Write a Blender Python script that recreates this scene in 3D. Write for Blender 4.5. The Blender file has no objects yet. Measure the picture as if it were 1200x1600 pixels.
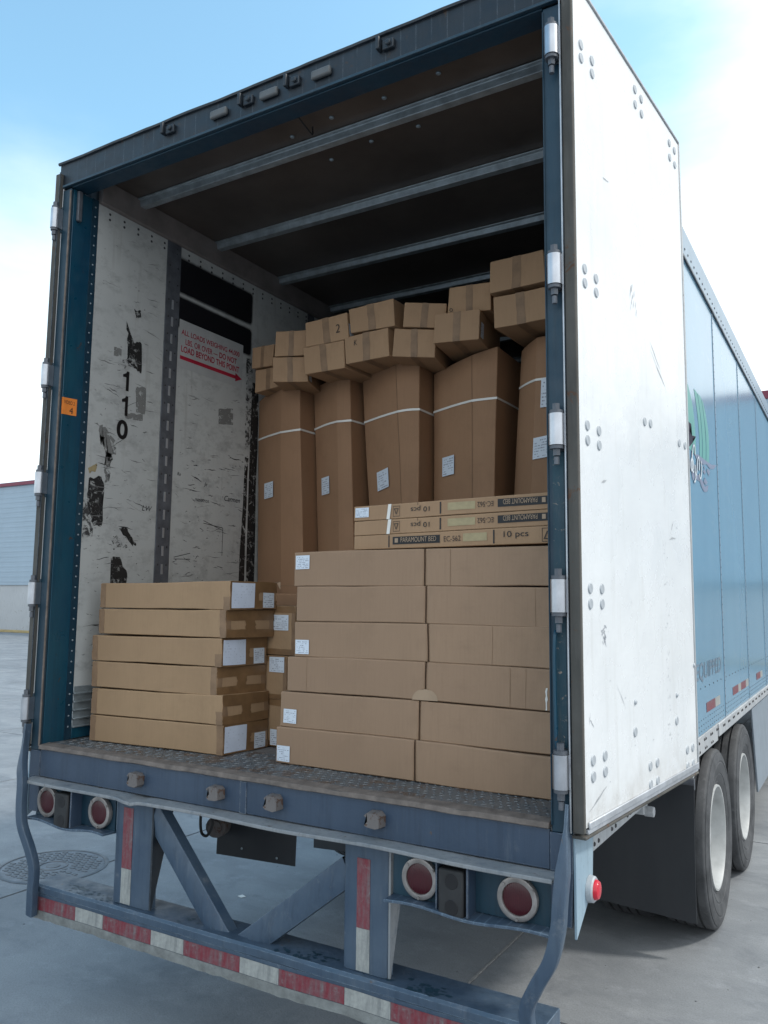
import bpy, bmesh, math, random
from mathutils import Vector, Matrix, noise
random.seed(7)
C = bpy.context.scene
COL = C.collection
PI = math.pi

# ---------------------------------------------------------------- camera
yaw, pitch, roll = -0.5362, 0.1126, 0.0112
fw = Vector((math.sin(yaw)*math.cos(pitch), math.cos(yaw)*math.cos(pitch), math.sin(pitch)))
rt = Vector((math.cos(yaw), -math.sin(yaw), 0)); up = rt.cross(fw)
R_ = rt*math.cos(roll)+up*math.sin(roll); U_ = -rt*math.sin(roll)+up*math.cos(roll)
cd = bpy.data.cameras.new('camera'); cam = bpy.data.objects.new('camera', cd); COL.objects.link(cam)
cam.matrix_world = Matrix((( R_.x, U_.x, -fw.x, 2.125), (R_.y, U_.y, -fw.y, -2.531), (R_.z, U_.z, -fw.z, 1.883), (0, 0, 0, 1)))
cd.sensor_fit = 'HORIZONTAL'; cd.sensor_width = 36; cd.lens = 1262/1200*36
cd.clip_start = 0.05; cd.clip_end = 3000
C.camera = cam

# ---------------------------------------------------------------- sky, sun, exposure
SUN_EL, SUN_AZ = math.radians(50), math.radians(24)          # azimuth measured from +X towards +Y
w = bpy.data.worlds.new('World'); C.world = w; w.use_nodes = True
nt = w.node_tree; N = nt.nodes; L = nt.links; N.clear()
wo = N.new('ShaderNodeOutputWorld'); bg = N.new('ShaderNodeBackground'); bg.inputs['Strength'].default_value = 0.15
sky = N.new('ShaderNodeTexSky'); sky.sky_type = 'NISHITA'; sky.sun_disc = False
sky.sun_elevation = SUN_EL; sky.sun_rotation = PI/2 - SUN_AZ
sky.air_density = 1.0; sky.dust_density = 1.6; sky.ozone_density = 1.5
tc = N.new('ShaderNodeTexCoord'); mp = N.new('ShaderNodeMapping'); mp.inputs['Scale'].default_value = (1, 1, 2.6)
mp.inputs['Location'].default_value = (0.35, 0.1, 0.55)
L.new(tc.outputs['Generated'], mp.inputs['Vector'])
nz = N.new('ShaderNodeTexNoise'); nz.inputs['Scale'].default_value = 1.35; nz.inputs['Detail'].default_value = 7; nz.inputs['Roughness'].default_value = 0.52
L.new(mp.outputs[0], nz.inputs['Vector'])
# a bank of bright cloud on the sun's side, white haze low down, thin wisps elsewhere
def wm(op, a, b_=None, c=None):
    n = N.new('ShaderNodeMath'); n.operation = op
    for i, v in enumerate((a, b_, c)):
        if v is None: continue
        if isinstance(v, (int, float)): n.inputs[i].default_value = v
        else: L.new(v, n.inputs[i])
    return n.outputs[0]
def wr(src, lo, hi, a=0, b_=1):
    n = N.new('ShaderNodeMapRange'); n.interpolation_type = 'SMOOTHSTEP'; n.inputs['From Min'].default_value = lo; n.inputs['From Max'].default_value = hi
    n.inputs['To Min'].default_value = a; n.inputs['To Max'].default_value = b_; L.new(src, n.inputs['Value']); return n.outputs[0]
dt = N.new('ShaderNodeVectorMath'); dt.operation = 'DOT_PRODUCT'; dt.inputs[1].default_value = (0.83, 0.05, -0.50)
L.new(tc.outputs['Generated'], dt.inputs[0])
sz = N.new('ShaderNodeSeparateXYZ'); L.new(tc.outputs['Generated'], sz.inputs[0])
nn_ = wm('SUBTRACT', nz.outputs['Fac'], 0.5)
fa = wr(wm('MULTIPLY_ADD', nn_, 0.7, dt.outputs['Value']), -0.50, -0.26)
fb = wr(wm('MULTIPLY_ADD', nn_, -0.55, sz.outputs['Z']), 0.48, 0.20, 0.0, 0.9)
inv = wm('MULTIPLY', wm('SUBTRACT', 1.0, fa), wm('SUBTRACT', 1.0, fb))
fac = wm('SUBTRACT', 1.0, inv)
mx = N.new('ShaderNodeMix'); mx.data_type = 'RGBA'
tint = N.new('ShaderNodeMix'); tint.data_type = 'RGBA'; tint.blend_type = 'MULTIPLY'; tint.inputs[0].default_value = 1
tint.inputs[7].default_value = (1.62, 2.0, 1.72, 1)
L.new(sky.outputs[0], tint.inputs[6])
L.new(fac, mx.inputs[0]); L.new(tint.outputs[2], mx.inputs[6]); mx.inputs[7].default_value = (7.2, 7.7, 8.0, 1)
L.new(mx.outputs[2], bg.inputs['Color']); L.new(bg.outputs[0], wo.inputs['Surface'])

sl = bpy.data.lights.new('sun', 'SUN'); sl.energy = 1.75; sl.angle = math.radians(6); sl.color = (1, 0.955, 0.88)
so = bpy.data.objects.new('sun', sl); COL.objects.link(so)
sd = Vector((math.cos(SUN_EL)*math.cos(SUN_AZ), math.cos(SUN_EL)*math.sin(SUN_AZ), math.sin(SUN_EL)))
so.rotation_euler = sd.to_track_quat('Z', 'Y').to_euler(); so.location = (10, 4, 12)
C.view_settings.view_transform = 'Standard'; C.view_settings.look = 'None'
C.view_settings.exposure = 0.38; C.view_settings.gamma = 1; C.view_settings.use_curve_mapping = False

# ---------------------------------------------------------------- materials
def nodes(name):
    m = bpy.data.materials.new(name); m.use_nodes = True
    t = m.node_tree; return m, t, t.nodes['Principled BSDF']
def nd(t, kind, **kw):
    n = t.nodes.new('ShaderNode'+kind)
    for k, v in kw.items():
        if k in n.inputs.keys(): n.inputs[k].default_value = v
        else: setattr(n, k, v)
    return n
def coord(t, scale=(1, 1, 1), out='Object'):
    c = nd(t, 'TexCoord'); m = nd(t, 'Mapping'); m.inputs['Scale'].default_value = scale
    t.links.new(c.outputs[out], m.inputs['Vector']); return m.outputs[0]
def noise_(t, scale, detail=5, rough=.55, sc=(1, 1, 1), dist=0, out='Object'):
    n = nd(t, 'TexNoise', Scale=scale, Detail=detail, Roughness=rough, Distortion=dist)
    t.links.new(coord(t, sc, out), n.inputs['Vector']); return n.outputs['Fac']
def ramp(t, src, lo, hi, a=0.0, b=1.0):
    r = nd(t, 'MapRange'); r.inputs['From Min'].default_value = lo; r.inputs['From Max'].default_value = hi
    r.inputs['To Min'].default_value = a; r.inputs['To Max'].default_value = b; r.clamp = True
    t.links.new(src, r.inputs['Value']); return r.outputs[0]
def mixc(t, fac, a, b):
    m = nd(t, 'Mix', data_type='RGBA')
    for i, v in ((0, fac), (6, a), (7, b)):
        if isinstance(v, (tuple, list)): m.inputs[i].default_value = (*v, 1)
        elif isinstance(v, (int, float)): m.inputs[i].default_value = v
        else: t.links.new(v, m.inputs[i])
    return m.outputs[2]
def bump(t, bs, src, strength, dist=.01):
    b = nd(t, 'Bump'); b.inputs['Strength'].default_value = strength; b.inputs['Distance'].default_value = dist
    t.links.new(src, b.inputs['Height']); t.links.new(b.outputs[0], bs.inputs['Normal'])
def paint(name, col, col2, rust=(.10, .055, .035), rustamt=.62, rough=.45, metal=0.0, scale=3, dirt=(.16, .15, .14), dirtamt=.6, sc=(1, 1, 1), rs=9, edge=None, streak=.45):
    """worn paint: two tones, runs of road film, dust, chips of rust, paint rubbed off the edges"""
    m, t, b = nodes(name)
    c = mixc(t, ramp(t, noise_(t, scale, 6, sc=sc), .35, .68), col, col2)
    c = mixc(t, ramp(t, noise_(t, 5, 8, .7, sc=(7, 7, .45)), .48, .72, 0, streak), c, tuple(x*.45 for x in col))
    c = mixc(t, ramp(t, noise_(t, 7, 9, .72, sc=(5, 5, .6)), .56, .74, 0, streak*.8), c, dirt)
    c = mixc(t, ramp(t, noise_(t, scale*3, 10, .74, sc=sc), dirtamt, dirtamt+.13, 0, .6), c, dirt)
    c = mixc(t, ramp(t, noise_(t, 60, 5, .7), .63, .70, 0, .55), c, tuple(x*.5 for x in dirt))
    c = mixc(t, ramp(t, noise_(t, rs*1.6, 9, .74, dist=.6), rustamt, rustamt+.04), c, rust)
    if edge:
        bv = nd(t, 'Bevel', samples=3); bv.inputs['Radius'].default_value = .006
        g_ = nd(t, 'NewGeometry'); d_ = nd(t, 'VectorMath', operation='DOT_PRODUCT'); t.links.new(bv.outputs[0], d_.inputs[0]); t.links.new(g_.outputs['Normal'], d_.inputs[1])
        e_ = nd(t, 'Math', operation='MULTIPLY'); t.links.new(ramp(t, d_.outputs['Value'], .97, .80), e_.inputs[0]); t.links.new(ramp(t, noise_(t, 22, 7, .7), .38, .58), e_.inputs[1])
        c = mixc(t, e_.outputs[0], c, edge)
    t.links.new(c, b.inputs['Base Color'])
    t.links.new(ramp(t, noise_(t, 12, 5), .3, .7, rough-.1, rough+.2), b.inputs['Roughness'])
    b.inputs['Metallic'].default_value = metal
    bump(t, b, noise_(t, 30, 7, .65), .22, .005)
    return m
def plain(name, col, rough=.6, metal=0., var=.15, scale=8, bmp=.0, spec=.5, sc=(1, 1, 1)):
    m, t, b = nodes(name)
    f = noise_(t, scale, 6, .6, sc=sc)
    c = mixc(t, ramp(t, f, .3, .7), tuple(x*(1-var) for x in col), tuple(min(1, x*(1+var)) for x in col))
    t.links.new(c, b.inputs['Base Color'])
    b.inputs['Roughness'].default_value = rough; b.inputs['Metallic'].default_value = metal
    b.inputs['Specular IOR Level'].default_value = spec
    if bmp: bump(t, b, noise_(t, scale*6, 5), bmp, .004)
    return m

def cardboard(name, col, soft=.5):
    m, t, b = nodes(name)
    a = mixc(t, ramp(t, noise_(t, 2.2, 4), .35, .7), tuple(x*.90 for x in col), tuple(x*1.07 for x in col))
    a = mixc(t, ramp(t, noise_(t, 6, 8, .7, dist=.4), .52, .74, 0, .42), a, tuple(x*.66 for x in col))
    a = mixc(t, ramp(t, noise_(t, 160, 2, sc=(1, 1, .05)), .45, .75, 0, .22), a, tuple(x*.7 for x in col))
    oi = nd(t, 'ObjectInfo')
    a = mixc(t, ramp(t, oi.outputs['Random'], 0, 1, 0, .32), a, (col[0]*.78, col[1]*.76, col[2]*.78))
    bv = nd(t, 'Bevel', samples=3); bv.inputs['Radius'].default_value = .007
    g_ = nd(t, 'NewGeometry'); d_ = nd(t, 'VectorMath', operation='DOT_PRODUCT'); t.links.new(bv.outputs[0], d_.inputs[0]); t.links.new(g_.outputs['Normal'], d_.inputs[1])
    e_ = nd(t, 'Math', operation='MULTIPLY'); t.links.new(ramp(t, d_.outputs['Value'], .985, .86), e_.inputs[0]); t.links.new(ramp(t, noise_(t, 16, 6, .7), .35, .62, .1, .75), e_.inputs[1])
    a = mixc(t, e_.outputs[0], a, tuple(min(1, x*1.5) for x in col))
    t.links.new(a, b.inputs['Base Color']); b.inputs['Roughness'].default_value = .72
    b.inputs['Specular IOR Level'].default_value = .3
    w_ = nd(t, 'TexNoise', Scale=220, Detail=1); t.links.new(coord(t, (1, 1, .02)), w_.inputs['Vector'])
    bump(t, b, w_.outputs['Fac'], .10, .002)
    return m
M = {}
M['card_left'] = cardboard('cardboard_kraft', (.355, .232, .134))
M['card_right'] = cardboard('cardboard_brown', (.330, .218, .142))
M['card_tall'] = cardboard('cardboard_dark', (.325, .188, .108))
M['card_small'] = cardboard('cardboard_tan', (.37, .235, .138))
M['tape'] = plain('packing_tape', (.185, .105, .050), .36, 0, .2, 14, .15)
M['tape_dull'] = plain('packing_tape_dull', (.225, .142, .085), .5, 0, .2, 14, .1, .3)
M['seam_shadow'] = plain('brown_seam_shadow', (.13, .085, .055), .8)  # dark brown for lines that paint the shade into carton seams
M['torn'] = plain('torn_cardboard', (.37, .265, .18), .85)
M['strap'] = plain('white_strap', (.72, .70, .66), .35, 0, .05)
def label_mat(name, base, rows, dens=.47, sc=26, ink=(.10, .11, .17)):
    m, t, b = nodes(name)
    uv = nd(t, 'TexCoord'); sp = nd(t, 'SeparateXYZ'); t.links.new(uv.outputs['UV'], sp.inputs[0])
    v = nd(t, 'Math', operation='MULTIPLY'); v.inputs[1].default_value = rows; t.links.new(sp.outputs['Y'], v.inputs[0])
    fr = nd(t, 'Math', operation='FRACT'); t.links.new(v.outputs[0], fr.inputs[0])
    fl = nd(t, 'Math', operation='FLOOR'); t.links.new(v.outputs[0], fl.inputs[0])
    g1 = nd(t, 'Math', operation='GREATER_THAN'); g1.inputs[1].default_value = .62; t.links.new(fr.outputs[0], g1.inputs[0])
    cb = nd(t, 'CombineXYZ'); ux = nd(t, 'Math', operation='MULTIPLY'); ux.inputs[1].default_value = sc; t.links.new(sp.outputs['X'], ux.inputs[0])
    t.links.new(ux.outputs[0], cb.inputs['X']); fk = nd(t, 'Math', operation='MULTIPLY'); fk.inputs[1].default_value = 7.3; t.links.new(fl.outputs[0], fk.inputs[0]); t.links.new(fk.outputs[0], cb.inputs['Y'])
    oi = nd(t, 'ObjectInfo'); fz = nd(t, 'Math', operation='MULTIPLY'); fz.inputs[1].default_value = 90; t.links.new(oi.outputs['Random'], fz.inputs[0]); t.links.new(fz.outputs[0], cb.inputs['Z'])
    nn = nd(t, 'TexNoise', Scale=1.0, Detail=2); t.links.new(cb.outputs[0], nn.inputs['Vector'])
    # long gaps: some rows short
    n2 = nd(t, 'TexNoise', Scale=.13, Detail=1); t.links.new(cb.outputs[0], n2.inputs['Vector'])
    g2 = nd(t, 'Math', operation='GREATER_THAN'); g2.inputs[1].default_value = dens; t.links.new(nn.outputs['Fac'], g2.inputs[0])
    g3 = nd(t, 'Math', operation='GREATER_THAN'); g3.inputs[1].default_value = .46; t.links.new(n2.outputs['Fac'], g3.inputs[0])
    p = nd(t, 'Math', operation='MULTIPLY'); t.links.new(g1.outputs[0], p.inputs[0]); t.links.new(g2.outputs[0], p.inputs[1])
    p2 = nd(t, 'Math', operation='MULTIPLY'); t.links.new(p.outputs[0], p2.inputs[0]); t.links.new(g3.outputs[0], p2.inputs[1])
    # white margin
    ed = nd(t, 'Math', operation='COMPARE'); ed.inputs[1].default_value = .5; ed.inputs[2].default_value = .42; t.links.new(sp.outputs['X'], ed.inputs[0])
    ed2 = nd(t, 'Math', operation='COMPARE'); ed2.inputs[1].default_value = .48; ed2.inputs[2].default_value = .42; t.links.new(sp.outputs['Y'], ed2.inputs[0])
    p3 = nd(t, 'Math', operation='MULTIPLY'); t.links.new(p2.outputs[0], p3.inputs[0]); t.links.new(ed.outputs[0], p3.inputs[1])
    p4 = nd(t, 'Math', operation='MULTIPLY'); t.links.new(p3.outputs[0], p4.inputs[0]); t.links.new(ed2.outputs[0], p4.inputs[1])
    wb = mixc(t, ramp(t, noise_(t, 9, 4), .4, .7), base, tuple(x*.88 for x in base))
    t.links.new(mixc(t, ramp(t, p4.outputs[0], 0, 1, 0, .75), wb, ink), b.inputs['Base Color'])
    b.inputs['Roughness'].default_value = .5
    bump(t, b, noise_(t, 30, 3), .25, .004)
    return m
M['label'] = label_mat('printed_label', (.62, .68, .76), 8)
M['label_big'] = label_mat('printed_sheet', (.60, .66, .78), 9, .60, 30, (.35, .38, .48))
M['ink'] = plain('black_print', (.012, .012, .014), .6)
M['ink_brown'] = plain('brown_print', (.05, .035, .028), .7)
M['print_reverse'] = plain('kraft_reverse_print', (.36, .26, .18), .7)
M['faded'] = plain('faded_yellow_tape', (.36, .29, .16), .5, 0, .15, 30)

M['teal'] = paint('teal_paint', (.005, .048, .092), (.008, .072, .112), rust=(.07, .035, .02), rustamt=.635, rough=.34, dirt=(.035, .06, .07), dirtamt=.66, sc=(1, 1, .35), scale=5)
M['teal_deep'] = paint('deep_teal_paint', (.006, .030, .055), (.009, .044, .072), rustamt=.70, rough=.45, dirt=(.04, .06, .075), dirtamt=.70)
M['chipped'] = paint('chipped_teal_paint', (.008, .040, .062), (.010, .055, .08), rust=(.30, .24, .19), rustamt=.585, rough=.5, rs=14)
M['blue_flange'] = paint('blue_flange_paint', (.012, .038, .062), (.020, .052, .078), rustamt=.66, rough=.4, dirt=(.08, .10, .12), dirtamt=.62)
M['header'] = paint('black_header_paint', (.008, .013, .020), (.018, .026, .036), rust=(.04, .025, .018), rustamt=.6, rough=.4, dirt=(.05, .055, .06), edge=(.10, .12, .14))
M['sill'] = paint('blue_grey_sill', (.034, .058, .098), (.052, .080, .125), rust=(.10, .07, .055), rustamt=.66, rough=.42, dirt=(.13, .15, .17), dirtamt=.60, sc=(1, 1, .5), scale=2.5, edge=(.30, .32, .34))
M['sill_light'] = paint('dusty_steel', (.20, .22, .24), (.28, .29, .30), rust=(.10, .07, .055), rustamt=.62, rough=.55, dirt=(.08, .105, .14), dirtamt=.55)
M['bumper'] = paint('blue_bumper_paint', (.040, .070, .115), (.070, .105, .150), rust=(.12, .08, .055), rustamt=.665, rough=.38, dirt=(.19, .21, .23), dirtamt=.60, scale=4, edge=(.25, .33, .41))
M['side_frame'] = paint('pale_blue_frame', (.22, .33, .42), (.30, .40, .47), rustamt=.72, rough=.45)
M['rusty_block'] = paint('rusty_dock_block', (.115, .105, .105), (.17, .155, .15), rust=(.09, .05, .035), rustamt=.55, rough=.8, rs=25)
M['alu'] = plain('polished_aluminium', (.48, .50, .54), .36, 1, .12, 20, .05)
M['alu_dull'] = plain('dull_aluminium', (.48, .50, .53), .5, .6, .2, 12, .1)
M['dust'] = plain('road_dust', (.19, .20, .195), .9, 0, .3, 20, .4)
M['galv'] = plain('galvanised_steel', (.36, .41, .44), .42, .6, .25, 18, .1)
M['steel_dark'] = plain('dark_steel', (.12, .13, .15), .5, .3, .3, 16, .1)
M['black_rubber'] = plain('black_rubber', (.02, .021, .023), .62, 0, .3, 10, .1)
M['gasket'] = paint('weathered_gasket', (.06, .06, .056), (.11, .105, .095), rustamt=.6, rough=.85, sc=(1, 1, .4))
M['rust_edge'] = plain('rusty_lip', (.15, .125, .11), .8, 0, .35, 22, .3)
M['tread'] = paint('worn_tread_plate', (.12, .135, .15), (.17, .18, .19), rust=(.13, .10, .085), rustamt=.53, rough=.5, metal=.35, rs=6, dirt=(.20, .19, .18), dirtamt=.5)
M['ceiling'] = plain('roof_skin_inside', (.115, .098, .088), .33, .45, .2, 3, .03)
M['cove'] = plain('brown_cove_rail', (.20, .175, .165), .5, .1, .2, 8)
M['floor_wood'] = plain('worn_floor', (.16, .15, .145), .7, 0, .25, 10, .1, sc=(6, .4, 1))
M['blackspray'] = plain('black_spray_paint', (.006, .006, .008), .45)
M['red_sign'] = plain('red_sign_paint', (.42, .015, .045), .5, 0, .12)
M['white_sign'] = plain('white_sign_panel', (.43, .44, .44), .5, 0, .08, 8)
M['orange'] = plain('orange_sticker', (.85, .26, .05), .5, 0, .1, 20)
M['door_mark'] = plain('grey_scuff', (.38, .40, .42), .6)
M['scuff_grey'] = plain('scuff_grey', (.20, .20, .20), .7)
M['bolt'] = plain('painted_bolt_head', (.40, .43, .46), .5, .1, .15, 30)
M['rivet'] = plain('bright_rivet', (.30, .36, .40), .45, .5)
M['rivet_dark'] = plain('dark_rivet', (.05, .05, .055), .6, .2)
M['lamp_red'] = plain('dark_red_lens', (.055, .005, .010), .3, 0, .1, 30)
_t = M['lamp_red'].node_tree; _b = _t.nodes['Principled BSDF']; _w = nd(_t, 'TexWave', Scale=45); _t.links.new(coord(_t), _w.inputs['Vector']); bump(_t, _b, _w.outputs['Fac'], .4, .002)
M['marker_red'] = plain('red_marker_lens', (.55, .02, .04), .2, 0, .1)
M['lamp_ring'] = plain('lamp_ring', (.30, .28, .27), .42, .5, .25, 24)
M['rim'] = plain('painted_rim', (.42, .43, .43), .45, 0, .22, 7, .05)
M['clearance'] = plain('dusty_clearance_lamp', (.10, .105, .108), .5, 0, .2)
M['skirt'] = plain('grey_side_skirt', (.22, .26, .30), .5, 0, .1)
M['graphic_green'] = plain('green_graphic', (.115, .34, .31), .42, 0, .06)
M['graphic_grey'] = plain('grey_graphic', (.20, .235, .33), .42, 0, .06)
M['graphic_white'] = plain('white_graphic', (.62, .68, .72), .42, 0, .06)
M['graphic_black'] = plain('black_graphic', (.01, .01, .03), .8)
M['blue_letters'] = plain('grey_letters', (.14, .19, .245), .5, 0, .2, 40)
M['red_trim'] = plain('red_roof_trim', (.20, .03, .06), .5)
M['kerb_yellow'] = plain('yellow_kerb', (.42, .32, .15), .7, 0, .2, 3)

def tape_mat(name, col):
    m, t, b = nodes(name)
    c = mixc(t, ramp(t, noise_(t, 11, 9, .74, sc=(3, 3, .6)), .42, .68, 0, .75), col, (.15, .16, .165))
    c = mixc(t, ramp(t, noise_(t, 30, 8, .75, dist=.5), .56, .66, 0, .7), c, (.19, .20, .20))
    c = mixc(t, ramp(t, noise_(t, 90, 2), .45, .7, 0, .3), c, tuple(x*.5 for x in col))
    t.links.new(c, b.inputs['Base Color']); b.inputs['Roughness'].default_value = .45
    return m
M['refl_red'] = tape_mat('red_reflective_tape', (.20, .026, .040))
M['refl_white'] = tape_mat('white_reflective_tape', (.38, .39, .37))

def wall_lining():
    m, t, b = nodes('scuffed_white_lining')
    c = mixc(t, ramp(t, noise_(t, 1.6, 5), .3, .7), (.45, .46, .455), (.54, .55, .535))
    c = mixc(t, ramp(t, noise_(t, 9, 10, .76, sc=(1, .8, 1.3)), .50, .72, 0, .62), c, (.21, .21, .21))
    c = mixc(t, ramp(t, noise_(t, 34, 8, .78, sc=(1, .5, 1.5), dist=.4), .64, .70, 0, .7), c, (.12, .12, .125))
    c = mixc(t, ramp(t, noise_(t, 4, 6, .6, sc=(1, 4, .35)), .58, .72, 0, .4), c, (.30, .29, .27))
    t.links.new(c, b.inputs['Base Color']); b.inputs['Roughness'].default_value = .6
    bump(t, b, noise_(t, 35, 5), .12, .004)
    return m
M['lining'] = wall_lining()
def door_mat():
    m, t, b = nodes('white_door_lining')
    c = mixc(t, ramp(t, noise_(t, 1.8, 5), .35, .7), (.68, .70, .715), (.755, .775, .79))
    c = mixc(t, ramp(t, noise_(t, 30, 8, .72, sc=(1.5, 1.5, .6), dist=.8), .66, .72, 0, .6), c, (.33, .33, .35))
    c = mixc(t, ramp(t, noise_(t, 5, 8, .72, sc=(4, 4, .35)), .53, .74, 0, .38), c, (.50, .50, .48))
    sp = nd(t, 'SeparateXYZ'); t.links.new(coord(t), sp.inputs[0])
    f = ramp(t, sp.outputs['Z'], 1.19, 1.36, 1, 0)
    g = nd(t, 'Math', operation='MULTIPLY'); t.links.new(f, g.inputs[0]); t.links.new(ramp(t, noise_(t, 9, 6, .7), .35, .65), g.inputs[1])
    c = mixc(t, ramp(t, g.outputs[0], 0, 1, 0, .6), c, (.40, .37, .33))
    t.links.new(c, b.inputs['Base Color'])
    t.links.new(ramp(t, noise_(t, 5, 4), .3, .7, .2, .36), b.inputs['Roughness'])
    bump(t, b, noise_(t, 2.2, 4), .28, .03)
    return m
M['door'] = door_mat()
def side_mat():
    m, t, b = nodes('blue_side_panel')
    c = mixc(t, ramp(t, noise_(t, 1.2, 5, sc=(1, 1.6, .5)), .3, .7), (.125, .275, .40), (.150, .315, .445))
    c = mixc(t, ramp(t, noise_(t, 7, 7, .65, sc=(1, .4, 1.6)), .55, .75, 0, .35), c, (.24, .38, .46))
    c = mixc(t, ramp(t, noise_(t, 40, 6, .7), .68, .73, 0, .5), c, (.06, .11, .16))
    t.links.new(c, b.inputs['Base Color']); b.inputs['Roughness'].default_value = .19
    b.inputs['Coat Weight'].default_value = .12; b.inputs['Coat Roughness'].default_value = .1
    bump(t, b, noise_(t, 1.6, 2), .06, .03)
    return m
M['side'] = side_mat()
M['side_rail'] = plain('painted_rail', (.25, .34, .42), .35, .2, .12, 6)
M['rail_grey'] = paint('grey_bottom_rail', (.40, .42, .44), (.50, .51, .52), rust=(.20, .17, .15), rustamt=.66, rough=.42, metal=.2)
def concrete(name, k=1.0):
    m, t, b = nodes(name)
    geo = nd(t, 'NewGeometry')
    def nn(scale, det, rg, dist=0, sc=(1, 1, 1)):
        n = nd(t, 'TexNoise', Scale=scale, Detail=det, Roughness=rg, Distortion=dist); mp_ = nd(t, 'Mapping'); mp_.inputs['Scale'].default_value = sc
        mp_.inputs['Rotation'].default_value = (0, 0, .7)
        t.links.new(geo.outputs['Position'], mp_.inputs['Vector']); t.links.new(mp_.outputs[0], n.inputs['Vector']); return n.outputs['Fac']
    A, B = (.225*k, .24*k, .256*k), (.32*k, .337*k, .354*k)
    c = mixc(t, ramp(t, nn(.55, 6, .6, .3), .35, .68), A, B)
    c = mixc(t, ramp(t, nn(1.1, 9, .68, .5, (.75, 1.3, 1)), .42, .62, 0, .5), c, (.145*k, .16*k, .178*k))
    c = mixc(t, ramp(t, nn(5, 8, .7), .54, .74, 0, .5), c, (.38*k, .40*k, .43*k))
    c = mixc(t, ramp(t, nn(120, 3, .6), .42, .72, 0, .4), c, (.12*k, .12*k, .125*k))
    c = mixc(t, ramp(t, nn(22, 6, .75, .4), .64, .69, 0, .5), c, (.09, .09, .095))
    c = mixc(t, ramp(t, nn(2.0, 10, .78, .4, (.8, 1.2, 1)), .52, .66, 0, .5), c, (.11, .122, .142))
    t.links.new(c, b.inputs['Base Color'])
    t.links.new(ramp(t, nn(2, 5, .6), .3, .7, .55, .82), b.inputs['Roughness'])
    bump(t, b, nn(60, 6, .7), .35, .005)
    return m
M['concrete'] = concrete('yard_concrete')
M['joint'] = plain('joint_sealant', (.27, .27, .27), .8, 0, .25, 30, .3)
M['iron'] = plain('cast_iron_cover', (.125, .135, .15), .5, .3, .25, 12, .2)
M['iron_low'] = plain('cast_iron_dirt', (.20, .215, .235), .8, 0, .25, 12, .2)
M['cladding'] = plain('pale_blue_cladding', (.34, .43, .51), .5, 0, .05, .6)
M['plinth'] = paint('plinth_concrete', (.46, .47, .48), (.54, .55, .56), rust=(.36, .35, .34), rustamt=.6, rough=.8, scale=.3, dirt=(.40, .40, .40), rs=1.5)
M['roof_grey'] = plain('roof_grey', (.3, .3, .32), .6)
def tyre_mat():
    m, t, b = nodes('dusty_tyre_rubber')
    c = mixc(t, ramp(t, noise_(t, 7, 6, .6), .35, .7), (.035, .037, .041), (.085, .088, .094))
    c = mixc(t, ramp(t, noise_(t, 30, 6, .7, dist=1), .55, .75, 0, .5), c, (.15, .155, .16))
    t.links.new(c, b.inputs['Base Color']); b.inputs['Roughness'].default_value = .7
    bump(t, b, noise_(t, 50, 4), .2, .004); return m
M['tyre'] = tyre_mat()
def flap_mat():
    m, t, b = nodes('mud_flap_rubber')
    c = mixc(t, ramp(t, noise_(t, 3, 5, sc=(1, 1, .3)), .35, .7), (.012, .015, .020), (.026, .029, .034))
    t.links.new(c, b.inputs['Base Color']); b.inputs['Roughness'].default_value = .5; bump(t, b, noise_(t, 60, 3), .15, .003); return m
M['flap'] = flap_mat()
def spray_mat():
    m, t, b = nodes('sprayed_black_patch')
    uv = nd(t, 'TexCoord'); sp = nd(t, 'SeparateXYZ'); t.links.new(uv.outputs['UV'], sp.inputs[0])
    def edge(o, wd):
        s = nd(t, 'Math', operation='SUBTRACT'); s.inputs[1].default_value = .5; t.links.new(o, s.inputs[0])
        a = nd(t, 'Math', operation='ABSOLUTE'); t.links.new(s.outputs[0], a.inputs[0]); return ramp(t, a.outputs[0], .5-wd, .5, 1, 0)
    e = nd(t, 'Math', operation='MULTIPLY'); t.links.new(edge(sp.outputs['X'], .05), e.inputs[0]); t.links.new(edge(sp.outputs['Y'], .16), e.inputs[1])
    n = nd(t, 'Math', operation='MULTIPLY_ADD'); n.inputs[1].default_value = .25; n.inputs[2].default_value = -.12; t.links.new(noise_(t, 18, 4), n.inputs[0])
    s = nd(t, 'Math', operation='ADD'); t.links.new(e.outputs[0], s.inputs[0]); t.links.new(n.outputs[0], s.inputs[1])
    b.inputs['Base Color'].default_value = (.006, .006, .009, 1); b.inputs['Roughness'].default_value = .5
    t.links.new(ramp(t, s.outputs[0], .2, .75), b.inputs['Alpha']); return m
M['spray'] = spray_mat()
def torn_mat(name, th, col=(.018, .018, .019)):
    m, t, b = nodes(name)
    b.inputs['Base Color'].default_value = (*col, 1); b.inputs['Roughness'].default_value = .55
    t.links.new(ramp(t, noise_(t, 22, 10, .8, dist=.5), th, th+.07), b.inputs['Alpha']); return m
M['torn_black'] = torn_mat('torn_black_vinyl', .40)
M['torn_mid'] = torn_mat('worn_black_residue', .50, (.05, .05, .052))
M['residue'] = torn_mat('grey_glue_residue', .42, (.20, .20, .195))

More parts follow.
